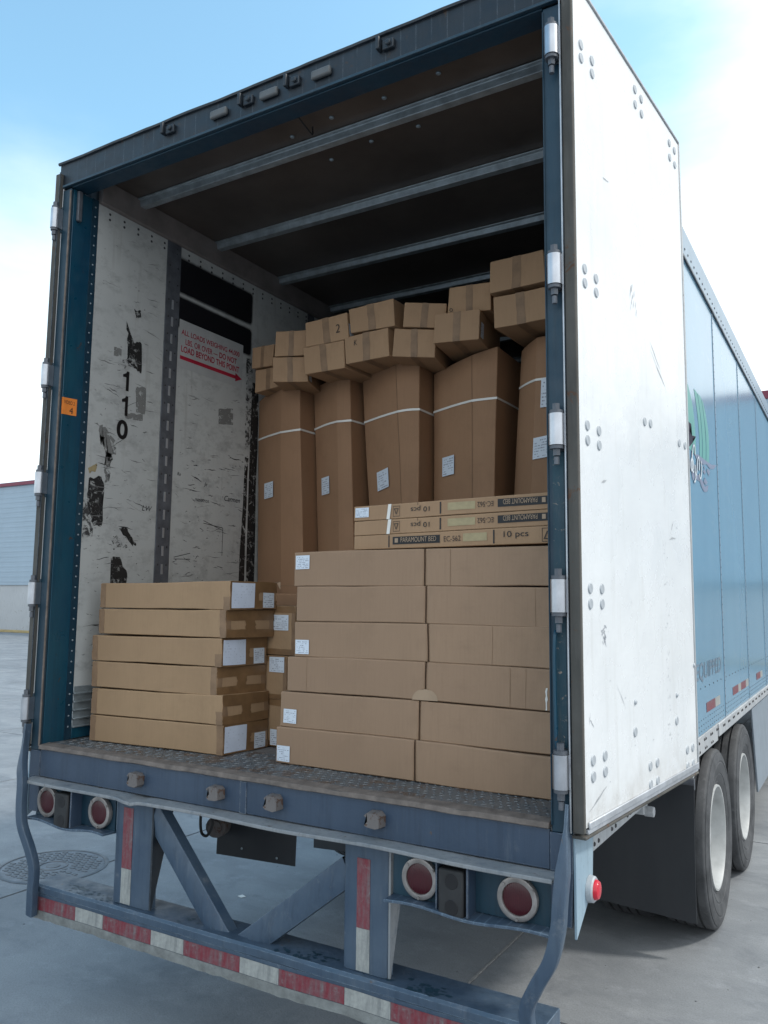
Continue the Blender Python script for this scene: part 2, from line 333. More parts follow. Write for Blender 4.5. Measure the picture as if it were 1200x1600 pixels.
# ---------------------------------------------------------------- geometry helpers
def link(o, parent=None):
    COL.objects.link(o)
    if parent: o.parent = parent
    return o
WORLD_ORIGIN = {}
def finish(bm, name, mat, parent=None, origin=(0, 0, 0), label=None, smooth=True, bevel=0, angle=35, segs=2):
    """bmesh in world coordinates -> ONE mesh object with its origin at `origin`"""
    o0 = Vector(origin)
    bmesh.ops.translate(bm, vec=-o0, verts=bm.verts)
    bmesh.ops.recalc_face_normals(bm, faces=bm.faces) if not getattr(bm, 'keepn', False) else None
    me = bpy.data.meshes.new(name); bm.to_mesh(me); bm.free()
    for mt in (mat if isinstance(mat, (list, tuple)) else [mat]): me.materials.append(M[mt])
    if smooth:
        me.shade_smooth(); me.set_sharp_from_angle(angle=math.radians(angle))
    o = bpy.data.objects.new(name, me)
    po = WORLD_ORIGIN.get(parent.name, Vector()) if parent else Vector()
    o.location = o0 - po; link(o, parent); WORLD_ORIGIN[o.name] = o0
    if label: o['label'] = label
    if bevel:
        b = o.modifiers.new('edge', 'BEVEL'); b.width = bevel; b.segments = segs; b.limit_method = 'ANGLE'; b.angle_limit = math.radians(40)
    return o
def root(name, loc, label, cat, group=None, kind=None):
    o = bpy.data.objects.new(name, None); link(o); o.location = loc; o.empty_display_size = .2
    o['label'] = label; o['category'] = cat
    if group: o['group'] = group
    WORLD_ORIGIN[o.name] = Vector(loc); return o
def tag(o, label, cat, group=None):
    o['label'] = label; o['category'] = cat
    if group: o['group'] = group
    return o
def hexa(bm, c, mi=0):
    """8 corners: bottom ring (4) then top ring (4)"""
    v = [bm.verts.new(p) for p in c]
    fs = []
    for q in ((3, 2, 1, 0), (4, 5, 6, 7), (0, 1, 5, 4), (1, 2, 6, 5), (2, 3, 7, 6), (3, 0, 4, 7)):
        f = bm.faces.new([v[i] for i in q]); f.material_index = mi; fs.append(f)
    return fs
def box(bm, x0, y0, z0, x1, y1, z1, mi=0):
    x0, x1 = sorted((x0, x1)); y0, y1 = sorted((y0, y1)); z0, z1 = sorted((z0, z1))
    return hexa(bm, [(x0, y0, z0), (x1, y0, z0), (x1, y1, z0), (x0, y1, z0), (x0, y0, z1), (x1, y0, z1), (x1, y1, z1), (x0, y1, z1)], mi)
def NB(): return bmesh.new()
def cyl(bm, p0, p1, r, n=16, r2=None, caps=True, mi=0):
    p0 = Vector(p0); p1 = Vector(p1); d = (p1-p0).normalized()
    a = d.orthogonal().normalized(); b = d.cross(a); r2 = r if r2 is None else r2
    A = [bm.verts.new(p0+(a*math.cos(t)+b*math.sin(t))*r) for t in [2*PI*i/n for i in range(n)]]
    B = [bm.verts.new(p1+(a*math.cos(t)+b*math.sin(t))*r2) for t in [2*PI*i/n for i in range(n)]]
    for i in range(n): bm.faces.new((A[i], A[(i+1) % n], B[(i+1) % n], B[i])).material_index = mi
    if caps:
        bm.faces.new(A[::-1]).material_index = mi; bm.faces.new(B).material_index = mi
def lathe(bm, prof, cen, axis='x', n=48, mi=0, close=False):
    """prof: list of (offset along axis, radius)"""
    rings = []
    for a, r in prof:
        ring = []
        for i in range(n):
            t = 2*PI*i/n; u, v_ = math.cos(t)*r, math.sin(t)*r
            p = {'x': (a, u, v_), 'y': (u, a, v_), 'z': (u, v_, a)}[axis]
            ring.append(bm.verts.new(Vector(cen)+Vector(p)))
        rings.append(ring)
    for k in range(len(rings)-1):
        for i in range(n):
            f = bm.faces.new((rings[k][i], rings[k][(i+1) % n], rings[k+1][(i+1) % n], rings[k+1][i])); f.material_index = mi
    if close:
        for ring in (rings[0], rings[-1]):
            bm.faces.new(ring).material_index = mi
def dome(bm, p, nrm, r, h, n=10, flat=.6):
    nrm = Vector(nrm).normalized(); a = nrm.orthogonal().normalized(); b = nrm.cross(a); p = Vector(p)
    R = []
    for rr, hh in ((1, 0), (.95, .45), (flat, .95)):
        R.append([bm.verts.new(p+(a*math.cos(2*PI*i/n)+b*math.sin(2*PI*i/n))*r*rr+nrm*h*hh) for i in range(n)])
    for k in range(2):
        for i in range(n): bm.faces.new((R[k][i], R[k][(i+1) % n], R[k+1][(i+1) % n], R[k+1][i]))
    bm.faces.new(R[2])
def sweep(bm, pts, w_, d_, round_=.25, taper=0):
    """bar of w_ (x) by d_ (y) swept along points"""
    prev = None; first = None
    sec = []
    rr = min(w_, d_)*round_
    for sx, sy in ((-1, -1), (1, -1), (1, 1), (-1, 1)):
        cx_, cy_ = sx*(w_/2-rr), sy*(d_/2-rr)
        a0 = {(-1, -1): PI, (1, -1): 1.5*PI, (1, 1): 0, (-1, 1): .5*PI}[(sx, sy)]
        for k in range(4): sec.append((cx_+rr*math.cos(a0+k*PI/6), cy_+rr*math.sin(a0+k*PI/6)))
    for i, p in enumerate(pts):
        p = Vector(p); q0 = Vector(pts[max(0, i-1)]); q1 = Vector(pts[min(len(pts)-1, i+1)]); tan = (q1-q0).normalized()
        yy = Vector((0, 1, 0)); xx = yy.cross(tan); 
        if xx.length < .01: xx = Vector((1, 0, 0))
        xx.normalize(); yy = tan.cross(xx)
        k_t = 1 if not taper else min(1, .28+max(0, i-6)/taper); ring = [bm.verts.new(p+xx*a*k_t+yy*b) for a, b in sec]
        if prev:
            n = len(ring)
            for k in range(n): bm.faces.new((prev[k], prev[(k+1) % n], ring[(k+1) % n], ring[k]))
        else: first = ring
        prev = ring
    bm.faces.new(first[::-1]); bm.faces.new(prev)
def smooth_path(pts, n=6):
    out = []
    P = [Vector(p) for p in pts]
    for i in range(len(P)-1):
        p0 = P[max(0, i-1)]; p1 = P[i]; p2 = P[i+1]; p3 = P[min(len(P)-1, i+2)]
        for k in range(n):
            t = k/n
            out.append(.5*((2*p1)+(-p0+p2)*t+(2*p0-5*p1+4*p2-p3)*t*t+(-p0+3*p1-3*p2+p3)*t**3))
    out.append(P[-1]); return out
def tube(bm, pts, r, n=8):
    prev = None; a = None
    for i, p in enumerate(pts):
        tan = (Vector(pts[min(len(pts)-1, i+1)])-Vector(pts[max(0, i-1)])).normalized()
        a = tan.orthogonal().normalized() if a is None else (a-tan*a.dot(tan)).normalized()
        b = tan.cross(a)
        ring = [bm.verts.new(Vector(p)+(a*math.cos(2*PI*k/n)+b*math.sin(2*PI*k/n))*r) for k in range(n)]
        if prev:
            for k in range(n): bm.faces.new((prev[k], prev[(k+1) % n], ring[(k+1) % n], ring[k]))
        else: bm.faces.new(ring[::-1])
        prev = ring
    bm.faces.new(prev)
def text(name, s, mat, parent, org, ex, ey, width=None, height=.05, shear=0, origin=(0, 0, 0), align='LEFT', bold=.0, thick=.0008):
    """flat lettering: ex = reading direction, ey = up; org = lower-left corner"""
    cu = bpy.data.curves.new(name, 'FONT'); cu.body = s; cu.size = 1; cu.offset = bold; cu.extrude = 0
    ob = bpy.data.objects.new('tmp', cu); COL.objects.link(ob)
    bpy.context.view_layer.update()
    me = bpy.data.meshes.new_from_object(ob.evaluated_get(bpy.context.evaluated_depsgraph_get()))
    bpy.data.objects.remove(ob); bpy.data.curves.remove(cu)
    xs = [v.co.x for v in me.vertices]; ys = [v.co.y for v in me.vertices]
    x0, x1, y0, y1 = min(xs), max(xs), min(ys), max(ys)
    k = height/(y1-y0); kx = (width/(x1-x0)) if width else k
    ex = Vector(ex); ey = Vector(ey); org = Vector(org); nrm = ex.cross(ey).normalized()
    for v in me.vertices:
        a = (v.co.x-x0)*kx + shear*(v.co.y-y0)*k; b = (v.co.y-y0)*k
        v.co = org+ex*a+ey*b-Vector(origin)+nrm*thick
    bm = bmesh.new(); bm.from_mesh(me); bpy.data.meshes.remove(me)
    me = bpy.data.meshes.new(name); bm.to_mesh(me); bm.free(); me.materials.append(M[mat])
    o = bpy.data.objects.new(name, me)
    po = WORLD_ORIGIN.get(parent.name, Vector()); o.location = Vector(origin)-po; link(o, parent); WORLD_ORIGIN[o.name] = Vector(origin)
    return o
def quad_patch(bm, a, b, c, d, nrm=None, off=0, th=.0015, mi=0):
    """thin plate from 4 points (ccw seen from front)"""
    a, b, c, d = map(Vector, (a, b, c, d)); n_ = (b-a).cross(d-a).normalized()
    return hexa(bm, [p+n_*off for p in (a, b, c, d)]+[p+n_*(off+th) for p in (a, b, c, d)], mi)
def poly_plate(bm, pts, n_, th=.0015, off=0):
    n_ = Vector(n_); A = [bm.verts.new(Vector(p)+n_*off) for p in pts]; B = [bm.verts.new(Vector(p)+n_*(off+th)) for p in pts]
    k = len(pts)
    for i in range(k): bm.faces.new((A[i], A[(i+1) % k], B[(i+1) % k], B[i]))
    bm.faces.new(A[::-1]); f = bm.faces.new(B)
    bmesh.ops.triangulate(bm, faces=[f for f in bm.faces if len(f.verts) > 4])

# ================================================================ GROUND
bm = NB()
g = 1500
vs = [bm.verts.new(p) for p in ((-g, -g, -.03), (g, -g, -.03), (g, g, -.03), (-g, g, -.03))]; bm.faces.new(vs)
ground = finish(bm, 'ground', 'concrete', smooth=False); ground['kind'] = 'structure'; ground['label'] = 'grey concrete yard surface'
SX, SY, JX, JY = 3.0, 3.6, .325, 1.245
slab_me = None
gap = .008
def slab_mesh():
    bm = NB(); fs = box(bm, gap/2, gap/2, -.03, SX-gap/2, SY-gap/2, 0)
    top = [e for e in bm.edges if all(v.co.z > -.001 for v in e.verts)]
    bmesh.ops.bevel(bm, geom=top, offset=.006, segments=2, affect='EDGES')
    me = bpy.data.meshes.new('concrete_slab'); bm.to_mesh(me); bm.free(); me.materials.append(M['concrete']); return me
slab_me = slab_mesh()
for i in range(-13, 5):
    for j in range(-3, 7):
        o = bpy.data.objects.new('concrete_slab', slab_me); link(o, ground)
        o.location = (JX+i*SX, JY+j*SY, 0)
# beyond the slabs one sheet, its top level with them
bm = NB()
X0, X1, Y0, Y1 = JX-13*SX, JX+5*SX, JY-3*SY, JY+7*SY
far = 600
for (a, b, c, d) in ((-far, -far, far, Y0), (-far, Y1, far, far), (-far, Y0, X0, Y1), (X1, Y0, far, Y1)):
    vs = [bm.verts.new(p) for p in ((a, b, -.002), (c, b, -.002), (c, d, -.002), (a, d, -.002))]; bm.faces.new(vs)
o = finish(bm, 'yard_paving', 'concrete', smooth=False); o['kind'] = 'structure'; o['label'] = 'far concrete yard paving'
# pale sealant in the joint behind the trailer
bm = NB()
y = JY-.0
while y < JY+1.75:
    dy = random.uniform(.03, .07); ww = random.uniform(.0045, .009)
    box(bm, JX-ww, y, -.02, JX+ww, y+dy, .002+random.uniform(0, .002)); y += dy
o = finish(bm, 'joint_sealant', 'joint'); o['kind'] = 'stuff'; o.parent = ground

bm = NB(); rg = random.Random(21)
for _ in range(420):
    x, y = rg.uniform(-5, 4), rg.uniform(-2.2, 7); r_ = rg.choice((.002, .003, .004, .007)); 
    v_ = [bm.verts.new((x+r_*math.cos(a)*rg.uniform(.6, 1.3), y+r_*math.sin(a)*rg.uniform(.6, 1.3), .0005)) for a in (0, 1.6, 3.1, 4.7)]; tpv = bm.verts.new((x, y, r_*.8))
    for i in range(4): bm.faces.new((v_[i], v_[(i+1) % 4], tpv))
o = finish(bm, 'grit', 'iron', smooth=False); o['kind'] = 'stuff'; o.parent = ground
bm = NB(); poly_plate(bm, [(-1.44, 1.68, 0), (-1.40, 1.67, 0), (-1.39, 1.70, 0), (-1.43, 1.715, 0)], (0, 0, 1), .002, .001)
o = finish(bm, 'paper_scrap', 'strap', smooth=False); tag(o, 'tiny white scrap of paper lying on the concrete under the trailer', 'litter')
# manhole cover
mh = root('manhole_cover', (-2.93, 1.43, 0), 'round cast iron manhole cover with raised blocks set in the concrete beside the trailer', 'manhole cover')
bm = NB(); lathe(bm, [(-.02, .375), (.003, .375), (.006, .370), (.006, .352), (.002, .349)], (-2.93, 1.43, 0), 'z', 64)
finish(bm, 'outer_ring', 'iron', mh, (-2.93, 1.43, 0))
bm = NB(); lathe(bm, [(-.02, .34), (.001, .346), (.003, .342), (.003, .0001)], (-2.93, 1.43, 0), 'z', 64)
finish(bm, 'cover_plate', 'iron_low', mh, (-2.93, 1.43, 0))
bm = NB(); lathe(bm, [(.002, .102), (.008, .10), (.008, .092), (.002, .09)], (-2.93, 1.43, 0), 'z', 40); lathe(bm, [(.002, .05), (.007, .048), (.007, .0001)], (-2.93, 1.43, 0), 'z', 24)
finish(bm, 'centre_ring', 'iron', mh, (-2.93, 1.43, 0))
cnt = 0
bmk = NB(); box(bmk, -.019, -.0115, .002, .019, .0115, .007); blk_me = None
for f in range(1): pass
me_ = bpy.data.meshes.new('raised_block'); bmk.to_mesh(me_); bmk.free(); me_.materials.append(M['iron'])
for i in range(-7, 8):
    for j in range(-8, 9):
        x, y = i*.062 + (.031 if j % 2 else 0), j*.041
        r_ = math.hypot(x, y)
        if .112 < r_ < .315:
            # leave the lettering fields clear
            if abs(x) > .17 and abs(y) < .03: continue
            o = bpy.data.objects.new('raised_block', me_); link(o, mh); o.location = (x, y, 0); cnt += 1

# yellow kerb and warehouse
wh = root('warehouse', (-42, 28, 0), 'long pale blue clad warehouse with red roof trim behind the trailer', 'warehouse')
bm = NB(); box(bm, -95, 28, 0, 40, 60, 2.72); finish(bm, 'plinth_wall', 'plinth', wh, (-42, 28, 0), smooth=False)
bm = NB()
x = -95.; pitch_ = .30
ring = []
z0, z1 = 2.72, 8.75
# horizontal ribs: profile in y-z extruded along x
prof = []
z = z0
while z < z1-.01:
    prof += [(27.93, z), (27.93, z+.17), (27.922, z+.19), (27.922, z+.28)]; z += .30
prof.append((27.93, z1))
A = [bm.verts.new((-95, p[0], p[1])) for p in prof]; B = [bm.verts.new((40, p[0], p[1])) for p in prof]
for i in range(len(prof)-1): bm.faces.new((A[i], B[i], B[i+1], A[i+1]))
finish(bm, 'cladding', 'cladding', wh, (-42, 28, 0), smooth=False)
bm = NB(); box(bm, -95, 27.8, 8.75, 40, 60, 8.95); finish(bm, 'roof_trim', 'red_trim', wh, (-42, 28, 0), smooth=False)
bm = NB(); box(bm, -95, 28.2, 2.72, 40, 60, 8.75); finish(bm, 'wall_core', 'roof_grey', wh, (-42, 28, 0), smooth=False)
bm = NB(); box(bm, -32, 27.5, 2.73, 40, 27.88, 9.02); finish(bm, 'upper_wall', 'cladding', wh, (-42, 28, 0), smooth=False)
bm = NB(); box(bm, -32, 27.45, 9.02, 40, 60, 9.30); finish(bm, 'roof_trim', 'red_trim', wh, (-42, 28, 0), smooth=False)
for k in range(0, 22):
    bm = NB(); box(bm, -95+k*6.2, 27.975, .0, -95+k*6.2+.06, 27.999, 2.7); finish(bm, 'wall_joint', 'roof_grey', wh, (-42, 28, 0), smooth=False)
kb = NB()
box(kb, -90, 26.6, 0, 38, 26.85, .14)
k_ = finish(kb, 'kerb', ['kerb_yellow'], bevel=.02); tag(k_, 'yellow painted kerb running in front of the distant warehouse', 'kerb')

# ================================================================ TRAILER
TR = root('semi_trailer', (0, 0, 0), 'blue box semi trailer with both rear doors swung open, loaded with cartons', 'trailer')
LEN = 16.1; H = 4.12; ZF = 1.21
def P_(bm, name, mat, **kw): return finish(bm, name, mat, kw.pop('parent', TR), **kw)

# --- rear posts
for s in (-1, 1):
    bm = NB()
    # flange (front), web, and deep inner return
    box(bm, s*1.312, 0, 1.179, s*1.246, .012, 3.965)
    P = finish(bm, 'rear_post', 'blue_flange' if s < 0 else 'teal_deep', TR, bevel=.003)
    bm = NB(); box(bm, s*1.31, .013, 1.188, s*1.244, .16, 3.965); 
    finish(bm, 'post_return', 'teal' if s < 0 else 'teal', P, bevel=.003)
    bm = NB(); tube(bm, [(s*1.2475, -.004, 1.2), (s*1.2475, -.004, 3.95)], .005 if s < 0 else .0025, 6); finish(bm, 'post_bead', 'rust_edge' if s < 0 else 'teal_deep', P)
    # dark hinge-side channel
    bm = NB(); box(bm, s*1.3135, .004, 1.19, s*1.347, .06, 4.0); finish(bm, 'hinge_channel', 'black_rubber', P)
    bm = NB()
    z = 1.27
    while z < 3.93:
        dome(bm, (s*1.2385, .145, z), (-s, 0, 0), .0048, .003, 8); z += .052
    if s < 0:
        b2 = NB(); box(b2, -1.2435, .127, 1.21, -1.2385, .165, 3.965); finish(b2, 'rivet_strip', 'teal_deep', P)
    o = finish(bm, 'rivets', 'rivet', P); o['kind'] = 'stuff'
    if s < 0: lpost = P
    else: rpost = P
# peeled, chipped lower half of right post front
bm = NB(); box(bm, 1.262, -.0015, 1.40, 1.300, -.0002, 2.40); finish(bm, 'chipped_paint_patch', 'chipped', rpost)
# grab handle painted over on right post
bm = NB(); tube(bm, smooth_path([(1.272, 0, 1.80), (1.270, -.018, 1.79), (1.268, -.022, 1.70), (1.270, -.022, 1.50), (1.272, -.018, 1.44), (1.278, 0, 1.435)], 6), .006, 8)
finish(bm, 'grab_handle', 'teal', rpost)
# orange sticker
bm = NB(); quad_patch(bm, (-1.2436, .010, 2.795), (-1.2436, .098, 2.80), (-1.2436, .098, 2.885), (-1.2436, .010, 2.88), off=.0, th=.0015)
st = finish(bm, 'orange_sticker', 'orange', lpost, smooth=False)
text('sticker_lettering', 'VIDEO 2', 'ink_brown', st, (-1.2418, .022, 2.85), (0, 1, 0), (0, 0, 1), width=.062, height=.018)
text('sticker_number', '4', 'ink_brown', st, (-1.2418, .055, 2.805), (0, 1, 0), (0, 0, 1), height=.032)

# --- hinges
HZ = [3.807, 2.99, 2.45, 1.913, 1.371]
def hinge(s, z, parent):
    xc = s*1.287 if s > 0 else -1.325
    o0 = (xc, -.03, z)
    r_ = .026 if s > 0 else .022
    bm = NB()
    # rounded knuckle: half-octagon block
    box(bm, xc-r_, -.030, z-.052, xc+r_, -.001, z+.052)
    cyl(bm, (xc, -.030, z-.052), (xc, -.030, z+.052), r_*.985, 20)
    K = finish(bm, 'hinge', 'alu', parent, o0, angle=50)
    bm = NB()
    for q in (-1, 1):
        cyl(bm, (xc, -.03, z+q*.053), (xc, -.03, z+q*.064), r_*.85, 16)
        cyl(bm, (xc, -.03, z+q*.064), (xc, -.03, z+q*.086), .013, 6)
        if q < 0: cyl(bm, (xc, -.03, z-.090), (xc, -.03, z-.115), .009, 8)
        finish(bm, 'hinge_bolt', 'steel_dark', K, o0); bm = NB()
    bm.free()
    bm = NB(); box(bm, xc-s*.02, -.006, z-.068, xc+s*.055, .0, z+.068)
    finish(bm, 'hinge_strap', 'blue_flange' if s < 0 else 'header', K, o0, bevel=.003)
    return K
for s, P in ((-1, lpost), (1, rpost)):
    for z in HZ: hinge(s, z, P)

# --- header
bm = NB()
nx = 40
ht = lambda x: 4.118+.006*noise.noise(Vector((x*3, 2, 1)))
for i in range(nx):
    xa, xb = -1.345+2.69*i/nx, -1.345+2.69*(i+1)/nx
    hexa(bm, [(xa, 0, 3.975), (xb, 0, 3.975), (xb, .092, 3.975), (xa, .092, 3.975), (xa, 0, ht(xa)), (xb, 0, ht(xb)), (xb, .092, ht(xb)), (xa, .092, ht(xa))])
bmesh.ops.remove_doubles(bm, verts=bm.verts, dist=1e-5)
hd = finish(bm, 'header_beam', 'header', TR, bevel=.004)
bm = NB()
pts = [(-1.35+2.7*i/60, -.004+.003*noise.noise(Vector((i*.4, 0, 5))), ht(-1.35+2.7*i/60)-.003) for i in range(61)]
sweep(bm, pts, .012, .03, .2) if False else tube(bm, pts, .009, 6)
finish(bm, 'drip_edge', 'header', hd)
bm = NB(); box(bm, -1.30, -.016, 3.972, 1.30, 0, 3.984); finish(bm, 'lower_lip', 'blue_flange', hd, bevel=.002)
bm = NB(); box(bm, -1.244, .001, 3.966, 1.244, .092, 3.9745); finish(bm, 'inner_band', 'teal_deep', hd, bevel=.002)
for x in (-.252, .031, .304):
    bm = NB(); box(bm, x-.048, -.022, 4.027, x+.048, -.001, 4.065); finish(bm, 'clearance_light', 'clearance', hd, (x, 0, 4.05), bevel=.008)
for x, z in ((-.581, 4.072), (-.112, 4.062), (.139, 4.065), (.594, 4.066)):
    bm = NB(); box(bm, x-.02, -.03, z-.025, x-.004, -.001, z+.03); box(bm, x+.004, -.018, z-.03, x+.055, -.001, z+.01)
    cyl(bm, (x+.035, -.019, z-.01), (x+.035, -.03, z-.01), .012, 10)
    finish(bm, 'door_keeper', 'header', hd, (x, 0, z), bevel=.004)
# rust-streaked corner stub + stop pin inside left top
bm = NB(); box(bm, -1.243, .03, 3.80, -1.225, .055, 3.96); finish(bm, 'corner_stop', 'steel_dark', lpost, bevel=.004)

# --- roof
bm = NB(); box(bm, -1.29, .094, 4.085, 1.29, LEN, 4.112); finish(bm, 'roof', 'side_rail', TR)
seams = [.16+1.22*k for k in range(5)]
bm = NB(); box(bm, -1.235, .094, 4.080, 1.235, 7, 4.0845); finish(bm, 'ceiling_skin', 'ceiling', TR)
for k in range(11):
    y = .4366+.6155*k
    bm = NB()
    # hat section
    prof = [(-.045, 4.079), (-.045, 4.072), (-.028, 4.070), (-.020, 4.040), (.020, 4.040), (.028, 4.070), (.045, 4.072), (.045, 4.079)]
    A = [bm.verts.new((-1.215, y+a, b)) for a, b in prof]; B = [bm.verts.new((1.215, y+a, b)) for a, b in prof]
    for i in range(len(prof)-1): bm.faces.new((A[i], A[i+1], B[i+1], B[i]))
    bm.faces.new(A[::-1]); bm.faces.new(B); bm.faces.new((A[0], B[0], B[-1], A[-1]))
    finish(bm, 'roof_bow', 'galv', TR, (0, y, 4.08), bevel=.003)
bm = NB()
for x, y in ((-.11, .34), (.138, .306), (-.061, .597), (.196, .557), (.42, .30), (.7, .27), (.45, .56)):
    dome(bm, (x, y, 4.0795), (0, 0, -1), .012, .007, 8)
o = finish(bm, 'ceiling_rivets', 'rivet', TR); o['kind'] = 'stuff'
bm = NB(); tube(bm, smooth_path([(.02, .18, 4.078), (.03, .22, 4.05), (.035, .27, 4.03), (.03, .31, 4.032), (.028, .31, 4.07)], 6), .0035, 6)
finish(bm, 'roof_wire', 'black_rubber', TR)
# --- cove rails
for s in (-1, 1):
    bm = NB(); hexa(bm, [(s*1.243, .165, 3.955), (s*1.215, .165, 3.957), (s*1.215, 7, 3.957), (s*1.243, 7, 3.955), (s*1.243, .165, 4.079), (s*1.205, .165, 4.079), (s*1.205, 7, 4.079), (s*1.243, 7, 4.079)])
    finish(bm, 'cove_rail', 'cove', TR, bevel=.002)

# --- left wall lining
panels = [(.166, .655), (.765, 2.02), (2.10, 3.30), (3.38, 7.0)]
wl = []
for s in (-1, 1):
    for (a, b) in panels:
        bm = NB(); box(bm, s*1.275, a, 1.25, s*1.24, b, 3.954)
        o = finish(bm, 'wall_lining_panel', 'lining', TR, bevel=.001, smooth=False)
        if s < 0: wl.append(o)
    for (a, b) in ((.655, .765), (2.02, 2.10), (3.30, 3.38)):
        bm = NB(); box(bm, s*1.275, a+.001, 1.25, s*1.237, b-.001, 3.954)
        tk = finish(bm, 'logistics_track', 'steel_dark', TR, bevel=.002)
        if a > 1: continue
        bm = NB(); z = 1.42; yc = (a+b)/2
        while z < 3.62:
            box(bm, s*1.2368, yc-.007, z, s*1.2350, yc+.007, z+.055)
            z += .1017
        o = finish(bm, 'track_slots', 'alu_dull', tk); o['kind'] = 'stuff'
        bm = NB(); z = 1.37
        while z < 3.9:
            for q in (-.035, .035):
                dome(bm, (s*1.2368, yc+q*.9, z), (-s, 0, 0), .006, .003, 7)
            z += .1017
        o = finish(bm, 'track_rivets', 'rivet_dark', tk); o['kind'] = 'stuff'
    # top rivet pairs
    bm = NB(); y = .24
    while y < 6:
        for z in (3.925, 3.895):
            dome(bm, (s*1.2398, y, z), (-s, 0, 0), .0075, .003, 8)
        y += .098
    o = finish(bm, 'lining_rivets', 'rivet_dark', TR); o['kind'] = 'stuff'
    # kick plate with ridges
    bm = NB()
    box(bm, s*1.262, .166, 1.212, s*1.238, 7, 1.262, 1)
    nr = 5
    for k in range(nr):
        z = 1.263+k*.040
        hexa(bm, [(s*1.262, .166, z), (s*1.2335, .166, z), (s*1.2335, 7, z), (s*1.262, 7, z), (s*1.262, .166, z+.038), (s*1.239, .166, z+.038), (s*1.239, 7, z+.038), (s*1.262, 7, z+.038)], 0)
        box(bm, s*1.262, .166, z+.0005, s*1.226, 7, z+.007, 0)
    finish(bm, 'kick_plate', ['galv', 'teal'], TR, bevel=.0015)
w0, w1_ = wl[0], wl[1]
XW = -1.24
def wp(y, z): return (XW, y, z)
def wall_patch(name, pts, mat, parent, off=.0006, th=.0006, ragged=0, label=None):
    P = []
    for i, (a, b) in enumerate(pts):
        c, d = pts[(i+1) % len(pts)]
        n = 1 if not ragged else 6
        for k in range(n):
            t = k/n; j = ragged*(random.random()-.5) if k else 0
            P.append(wp(a+(c-a)*t+j, b+(d-b)*t+j*random.choice((-1, 1))))
    bm = NB()
    vs = [bm.verts.new(Vector(p)+Vector((off, 0, 0))) for p in P]
    f = bm.faces.new(vs); bmesh.ops.triangulate(bm, faces=[f])
    return finish(bm, name, mat, parent, smooth=False, label=label)
# black sprayed bars (UV 0-1 for the soft edge)
def spray(y0, y1, za0, za1, zb0, zb1, par):
    bm = NB(); uv = bm.loops.layers.uv.new('UVMap')
    vs = [bm.verts.new(p) for p in ((XW+.001, y0, za0), (XW+.001, y1, zb0), (XW+.001, y1, zb1), (XW+.001, y0, za1))]
    f = bm.faces.new(vs)
    for l, c in zip(f.loops, ((0, 0), (1, 0), (1, 1), (0, 1))): l[uv].uv = c
    return finish(bm, 'black_paint_bar', 'spray', par, smooth=False)
spray(.70, 1.43, 3.66, 3.905, 3.66, 3.905, w1_)
spray(.70, 1.43, 3.455, 3.67, 3.455, 3.66, w1_)
bm = NB(); box(bm, XW+.0004, .772, 3.235, XW+.0012, 1.335, 3.52)
sg = finish(bm, 'weight_notice', 'white_sign', w1_, smooth=False)
EY, EZ = (0, 1, 0), (0, 0, 1)
text('notice_lettering', 'ALL LOADS WEIGHING 44,000', 'red_sign', sg, (XW+.0014, .79, 3.428), EY, EZ, width=.51, height=.036, bold=.008)
text('notice_lettering', 'LBS. OR OVER —', 'red_sign', sg, (XW+.0014, .825, 3.379), EY, EZ, width=.275, height=.034, bold=.008)
text('notice_lettering', 'DO NOT', 'red_sign', sg, (XW+.0014, 1.115, 3.379), EY, EZ, width=.16, height=.036, bold=.02)
text('notice_lettering', 'LOAD BEYOND THIS POINT', 'red_sign', sg, (XW+.0014, .792, 3.329), EY, EZ, width=.51, height=.038, bold=.02)
bm = NB(); poly_plate(bm, [wp(.785, 3.284), wp(1.275, 3.284), wp(1.268, 3.268), wp(1.33, 3.295), wp(1.268, 3.322), wp(1.275, 3.306), wp(.785, 3.306)], (1, 0, 0), .0006, .0014)
finish(bm, 'notice_arrow', 'red_sign', sg, smooth=False)
# stencilled digits
for zb in (3.002, 2.866):
    P1 = [(.400, zb), (.420, zb), (.420, zb+.108), (.404, zb+.108), (.398, zb+.096), (.378, zb+.086), (.378, zb+.072), (.400, zb+.074)]
    bm = NB(); f = bm.faces.new([bm.verts.new((XW+.0012, y, z)) for y, z in P1]); bmesh.ops.triangulate(bm, faces=[f]); finish(bm, 'stencil_number', 'blackspray', w0, smooth=False)
text('stencil_number', '0', 'blackspray', w0, (XW+.001, .352, 2.735), EY, EZ, width=.075, height=.105, bold=.03)
wall_patch('torn_lettering', [(.384, 3.385), (.397, 3.302), (.40, 3.20), (.408, 3.165), (.44, 3.145), (.502, 3.121), (.50, 3.208), (.49, 3.295), (.44, 3.281)], 'torn_black', w0, ragged=.012)
wall_patch('torn_lettering', [(.433, 3.465), (.48, 3.473), (.482, 3.436), (.449, 3.422)], 'torn_black', w0, ragged=.012)
wall_patch('torn_lettering', [(.365, 3.146), (.44, 3.22), (.44, 3.13), (.40, 3.10)], 'torn_mid', w0, .0009, ragged=.02)
wall_patch('torn_lettering', [(.192, 2.499), (.266, 2.518), (.290, 2.477), (.287, 2.264), (.234, 2.259), (.190, 2.368)], 'torn_black', w0, ragged=.012)
wall_patch('torn_lettering', [(.168, 2.404), (.179, 2.462), (.232, 2.40), (.232, 2.207), (.168, 2.199)], 'torn_mid', w0, .0009, ragged=.02)
wall_patch('torn_lettering', [(.362, 2.217), (.459, 2.219), (.462, 2.161), (.366, 2.15)], 'torn_mid', w0, ragged=.02)
wall_patch('torn_lettering', [(.40, 2.26), (.44, 2.27), (.52, 2.19), (.50, 2.17)], 'torn_black', w0, .0009, ragged=.02)
